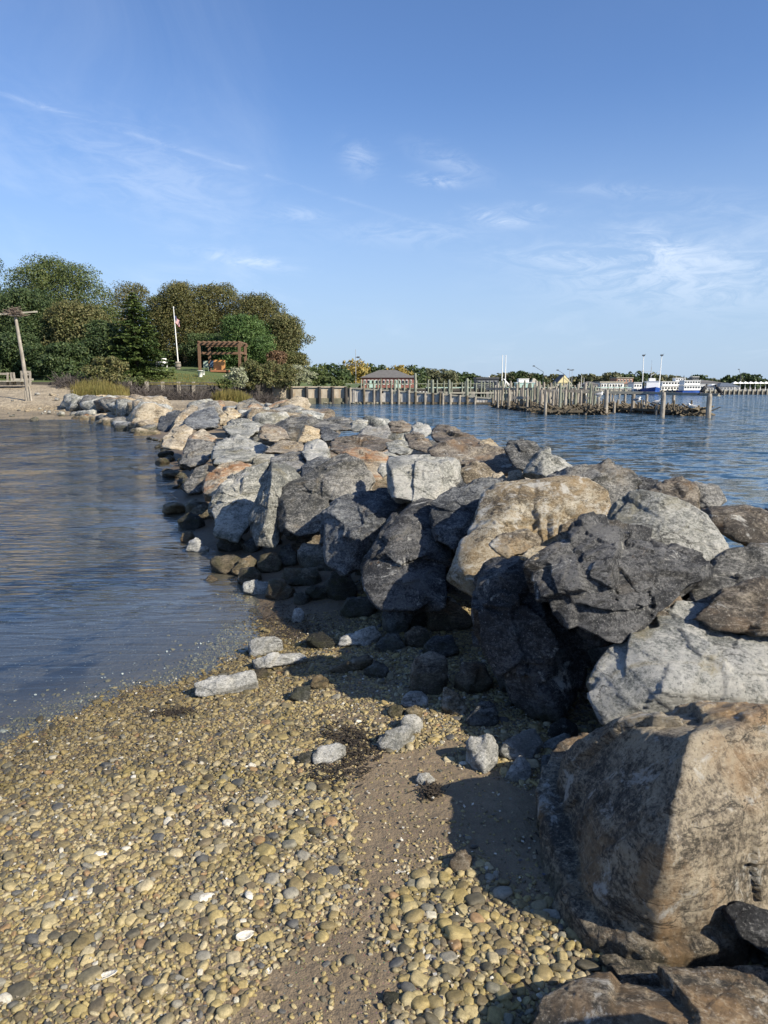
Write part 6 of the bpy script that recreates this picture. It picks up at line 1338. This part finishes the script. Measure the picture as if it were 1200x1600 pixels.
# ---------------------------------------------------------------- boats
def hull(root, L, Bm, h, mat, name='hull', bow=1.0, z0=-.4):
    m_ = MB(); n = 10; V = []
    for i in range(n + 1):
        s = i / n; w = Bm / 2 * (1 - max(0, (s - .45) / .55) ** 2.2) ; sh = h * (1 + .35 * s ** 3 * bow)
        x_ = (s - .5) * L
        for (kk, zz_) in ((0, z0), (.75, z0 + .25), (.95, sh * .5), (1.0, sh)): V.append((x_ + (.0 if kk < 1 else .05 * L * s ** 4), -w * kk, zz_))
        for (kk, zz_) in ((1.0, sh), (.95, sh * .5), (.75, z0 + .25)): V.append((x_ + (.0 if kk < 1 else .05 * L * s ** 4), w * kk, zz_))
    F = [];
    for i in range(n):
        for k in range(7): a = i * 7 + k; b = i * 7 + (k + 1) % 7; F.append((a, b, b + 7, a + 7))
    F.append(tuple(range(7))); m_.add(V, F); return m_.build(name, mat, root)
def boom(root, a, b, r, mat, name): m_ = MB(); m_.tube([a, b], [r, r * .7], 7); return m_.build(name, mat, root)
def cabin(root, c, h, mat, nw, name='cabin'):
    m_ = MB(); m_.box(c, h); o = m_.build(name, mat, root)
    for k in range(nw): m_ = MB(); m_.box((c[0] - h[0] + (k + .5) * 2 * h[0] / nw, c[1] - h[1] - .02, c[2] + h[2] * .25), (h[0] / nw * .6, .02, h[2] * .35)); m_.build('window', GLASS, o)
    m_ = MB(); m_.box((c[0], c[1], c[2] + h[2] + .05), (h[0] * 1.08, h[1] * 1.08, .05)); m_.build('cabin_roof', WHITE, o); return o
# blue trawler, bow towards the viewer
p = W(1016, 616, 178); root = empty('blue_trawler', (float(p[0]), 178.0, 0), -math.radians(100)); hull(root, 12, 4.2, 1.35, BLUE); cabin(root, (1.0, 0, 2.2), (1.6, 1.4, .9), WHITE, 4)
boom(root, (-.5, 0, 1.2), (-.5, 0, 6.5), .1, STEEL, 'mast')
for s in (-1, 1): boom(root, (0, s * 1.9, 1.2), (0.2, s * 2.05, 9.2), .12, WHITE, 'outrigger'); m_ = MB(); m_.box((.2, s * 2.05, 9.2), (.25, .3, .16)); m_.bar((.2, s * 2.05 - .3, 9.1), (.2, s * 2.05 + .5, 9.5), .07, .07); m_.build('outrigger_block', DGREY, root)
boom(root, (-.5, 0, 5.4), (0, -2.6, 5.6), .05, STEEL, 'yard'); boom(root, (-.5, 0, 4.5), (-.3, 1.9, 5.6), .08, WHITE, 'derrick'); m_ = MB(); m_.box((1, 0, 3.5), (.8, .7, .35)); m_.build('wheelhouse', WHITE, root); boom(root, (-.5, 0, 6.5), (-.5, 0, 8.2), .03, STEEL, 'antenna')
tag(root, 'blue fishing trawler with two upright white outriggers at the far dock', 'trawler')
# blue-hulled ferry with white decks
p = W(1079, 616, 179); root = empty('passenger_ferry', (float(p[0]), 179.0, 0), 0.05); hull(root, 5.6, 3.6, .95, BLUE, bow=.5); cabin(root, (-.1, 0, 1.6), (2.3, 1.5, .55), WHITE, 7); cabin(root, (-.4, 0, 2.8), (1.9, 1.4, .5), WHITE, 6, 'upper_cabin'); cabin(root, (.6, 0, 3.8), (.8, .9, .35), DGREY, 3, 'bridge'); boom(root, (0, 0, 3.5), (0, 0, 5.2), .05, STEEL, 'mast'); boom(root, (-1.9, 0, 3), (-1.9, 0, 4.5), .12, DGREY, 'funnel')
tag(root, 'blue-hulled white ferry with stacked decks right of the trawler', 'ferry')
p = W(1052, 614, 186); root = empty('white_ferry', (float(p[0]), 186.0, 0), .02); hull(root, 8.2, 4, .8, WHITE, bow=.4); cabin(root, (0, 0, 1.4), (3.7, 1.7, .55), WHITE, 10); cabin(root, (-.2, 0, 2.6), (3.3, 1.6, .5), WHITE, 9, 'upper_cabin'); cabin(root, (1.2, 0, 3.6), (1.2, 1, .35), WHITE, 4, 'bridge'); boom(root, (.5, 0, 3.6), (.5, 0, 5), .04, STEEL, 'mast')
tag(root, 'all-white two-decked ferry between the blue trawler and blue-hulled ferry', 'ferry')
# mint and white trawler behind the long pier
p = W(812, 612, 150); root = empty('white_trawler', (float(p[0]), 150.0, 0), math.pi); hull(root, 9, 3.6, 1.3, WHITE); cabin(root, (-1.0, 0, 1.95), (1.9, 1.4, .7), MINT, 5)
cabin(root, (-.6, 0, 3.0), (1, 1, .35), WHITE, 3, 'wheelhouse')
for s in (-.33, .33): boom(root, (3.3 + s, 0, .8), (3.3 + s * 1.0, 0, 8.1), .11, WHITE, 'mast')
boom(root, (3.6, 0, 1.2), (6.3, 0, 3.9), .12, WHITE, 'outrigger'); boom(root, (3.3, 0, 3.4), (1.0, 0, 1.2), .1, WHITE, 'derrick'); boom(root, (3.0, 0, 3.0), (1.6, 0, 1.3), .07, WHITE, 'stay')
tag(root, 'white and mint fishing boat with twin white masts behind the pier', 'trawler')
for u_, y_, c_, l in ((660, 104, WHITE, 'small white motorboat moored beyond the timber bulkhead'), (600, 104, WHITE, 'small white motorboat moored before the red restaurant'), (905, 180, WHITE, 'small white cabin boat at the far dock, below the grey shed'), (925, 182, DGREY, 'small dark workboat at the far dock, left of the white building'), (994, 181, DGREY, 'dark low workboat just left of the blue trawler')):
    p = W(u_, 612, y_); root = empty('motorboat', (float(p[0]), float(y_), 0), .2); hull(root, 4.2 if y_ > 110 else 3.2, 1.7, .6, c_); cabin(root, (-.2, 0, .95), (.75, .55, .35), WHITE, 3); m_ = MB(); m_.bar((.6, 0, .7), (.8, 0, 1.1), .9, .04); m_.build('windscreen', GLASS, root); tag(root, l, 'motorboat', 'small boats across the bay')
# poles and cranes
def mast(u_, vt, vb, y_, r_, label, arms=(), mat=STEEL, name='lamp_mast', cat='mast'):
    b = W(u_, vb, y_); t_ = W(u_, vt, y_); root = empty(name, (float(b[0]), float(y_), .8)); h = t_[2] - .8; m_ = MB(); m_.tube([(0, 0, 0), (0, 0, h)], [r_, r_ * .6], 8); m_.build('pole', mat, root)
    for (dx, dz, lx) in arms: m_ = MB(); m_.bar((0, 0, h + dz), (dx, 0, h + dz + lx), .08, .08); m_.box((dx, 0, h + dz + lx), (.22, .15, .12)); m_.build('arm', DGREY, root)
    tag(root, label, cat)
mast(556, 546, 606, 118, .06, 'thin tall antenna mast left of the red restaurant', [(-.6, -2.4, .1), (.4, -1.2, 0)])
mast(889, 577, 606, 190, .08, 'twin-headed lamp mast beside the yellow house', [(-.4, 0, 0), (.4, -.2, 0)]); mast(893, 578, 606, 191, .07, 'slim pole right beside the twin-headed lamp mast', [(.2, 0, 0)])
mast(1156, 586, 606, 240, .2, 'small dark crane poking above the trees at right', [(-.8, 0, 1.8)], DGREY, 'crane', 'crane'); mast(908, 586, 606, 190, .07, 'thin white boat mast left of the white dock building', [], WHITE)
mast(848, 581, 606, 170, .1, 'dark derrick with a slanting boom left of the yellow house', [(-2.2, 0, 1.3), (.3, -1.2, .3)], DGREY, 'derrick', 'derrick'); mast(912, 590, 606, 185, .06, 'short thin boat mast at the far dock', [], WHITE); mast(880, 584, 606, 168, .1, 'dark derrick leaning before the yellow house', [(-1.4, 0, .8), (1.6, -.8, -1.4)], DGREY, 'derrick', 'derrick')
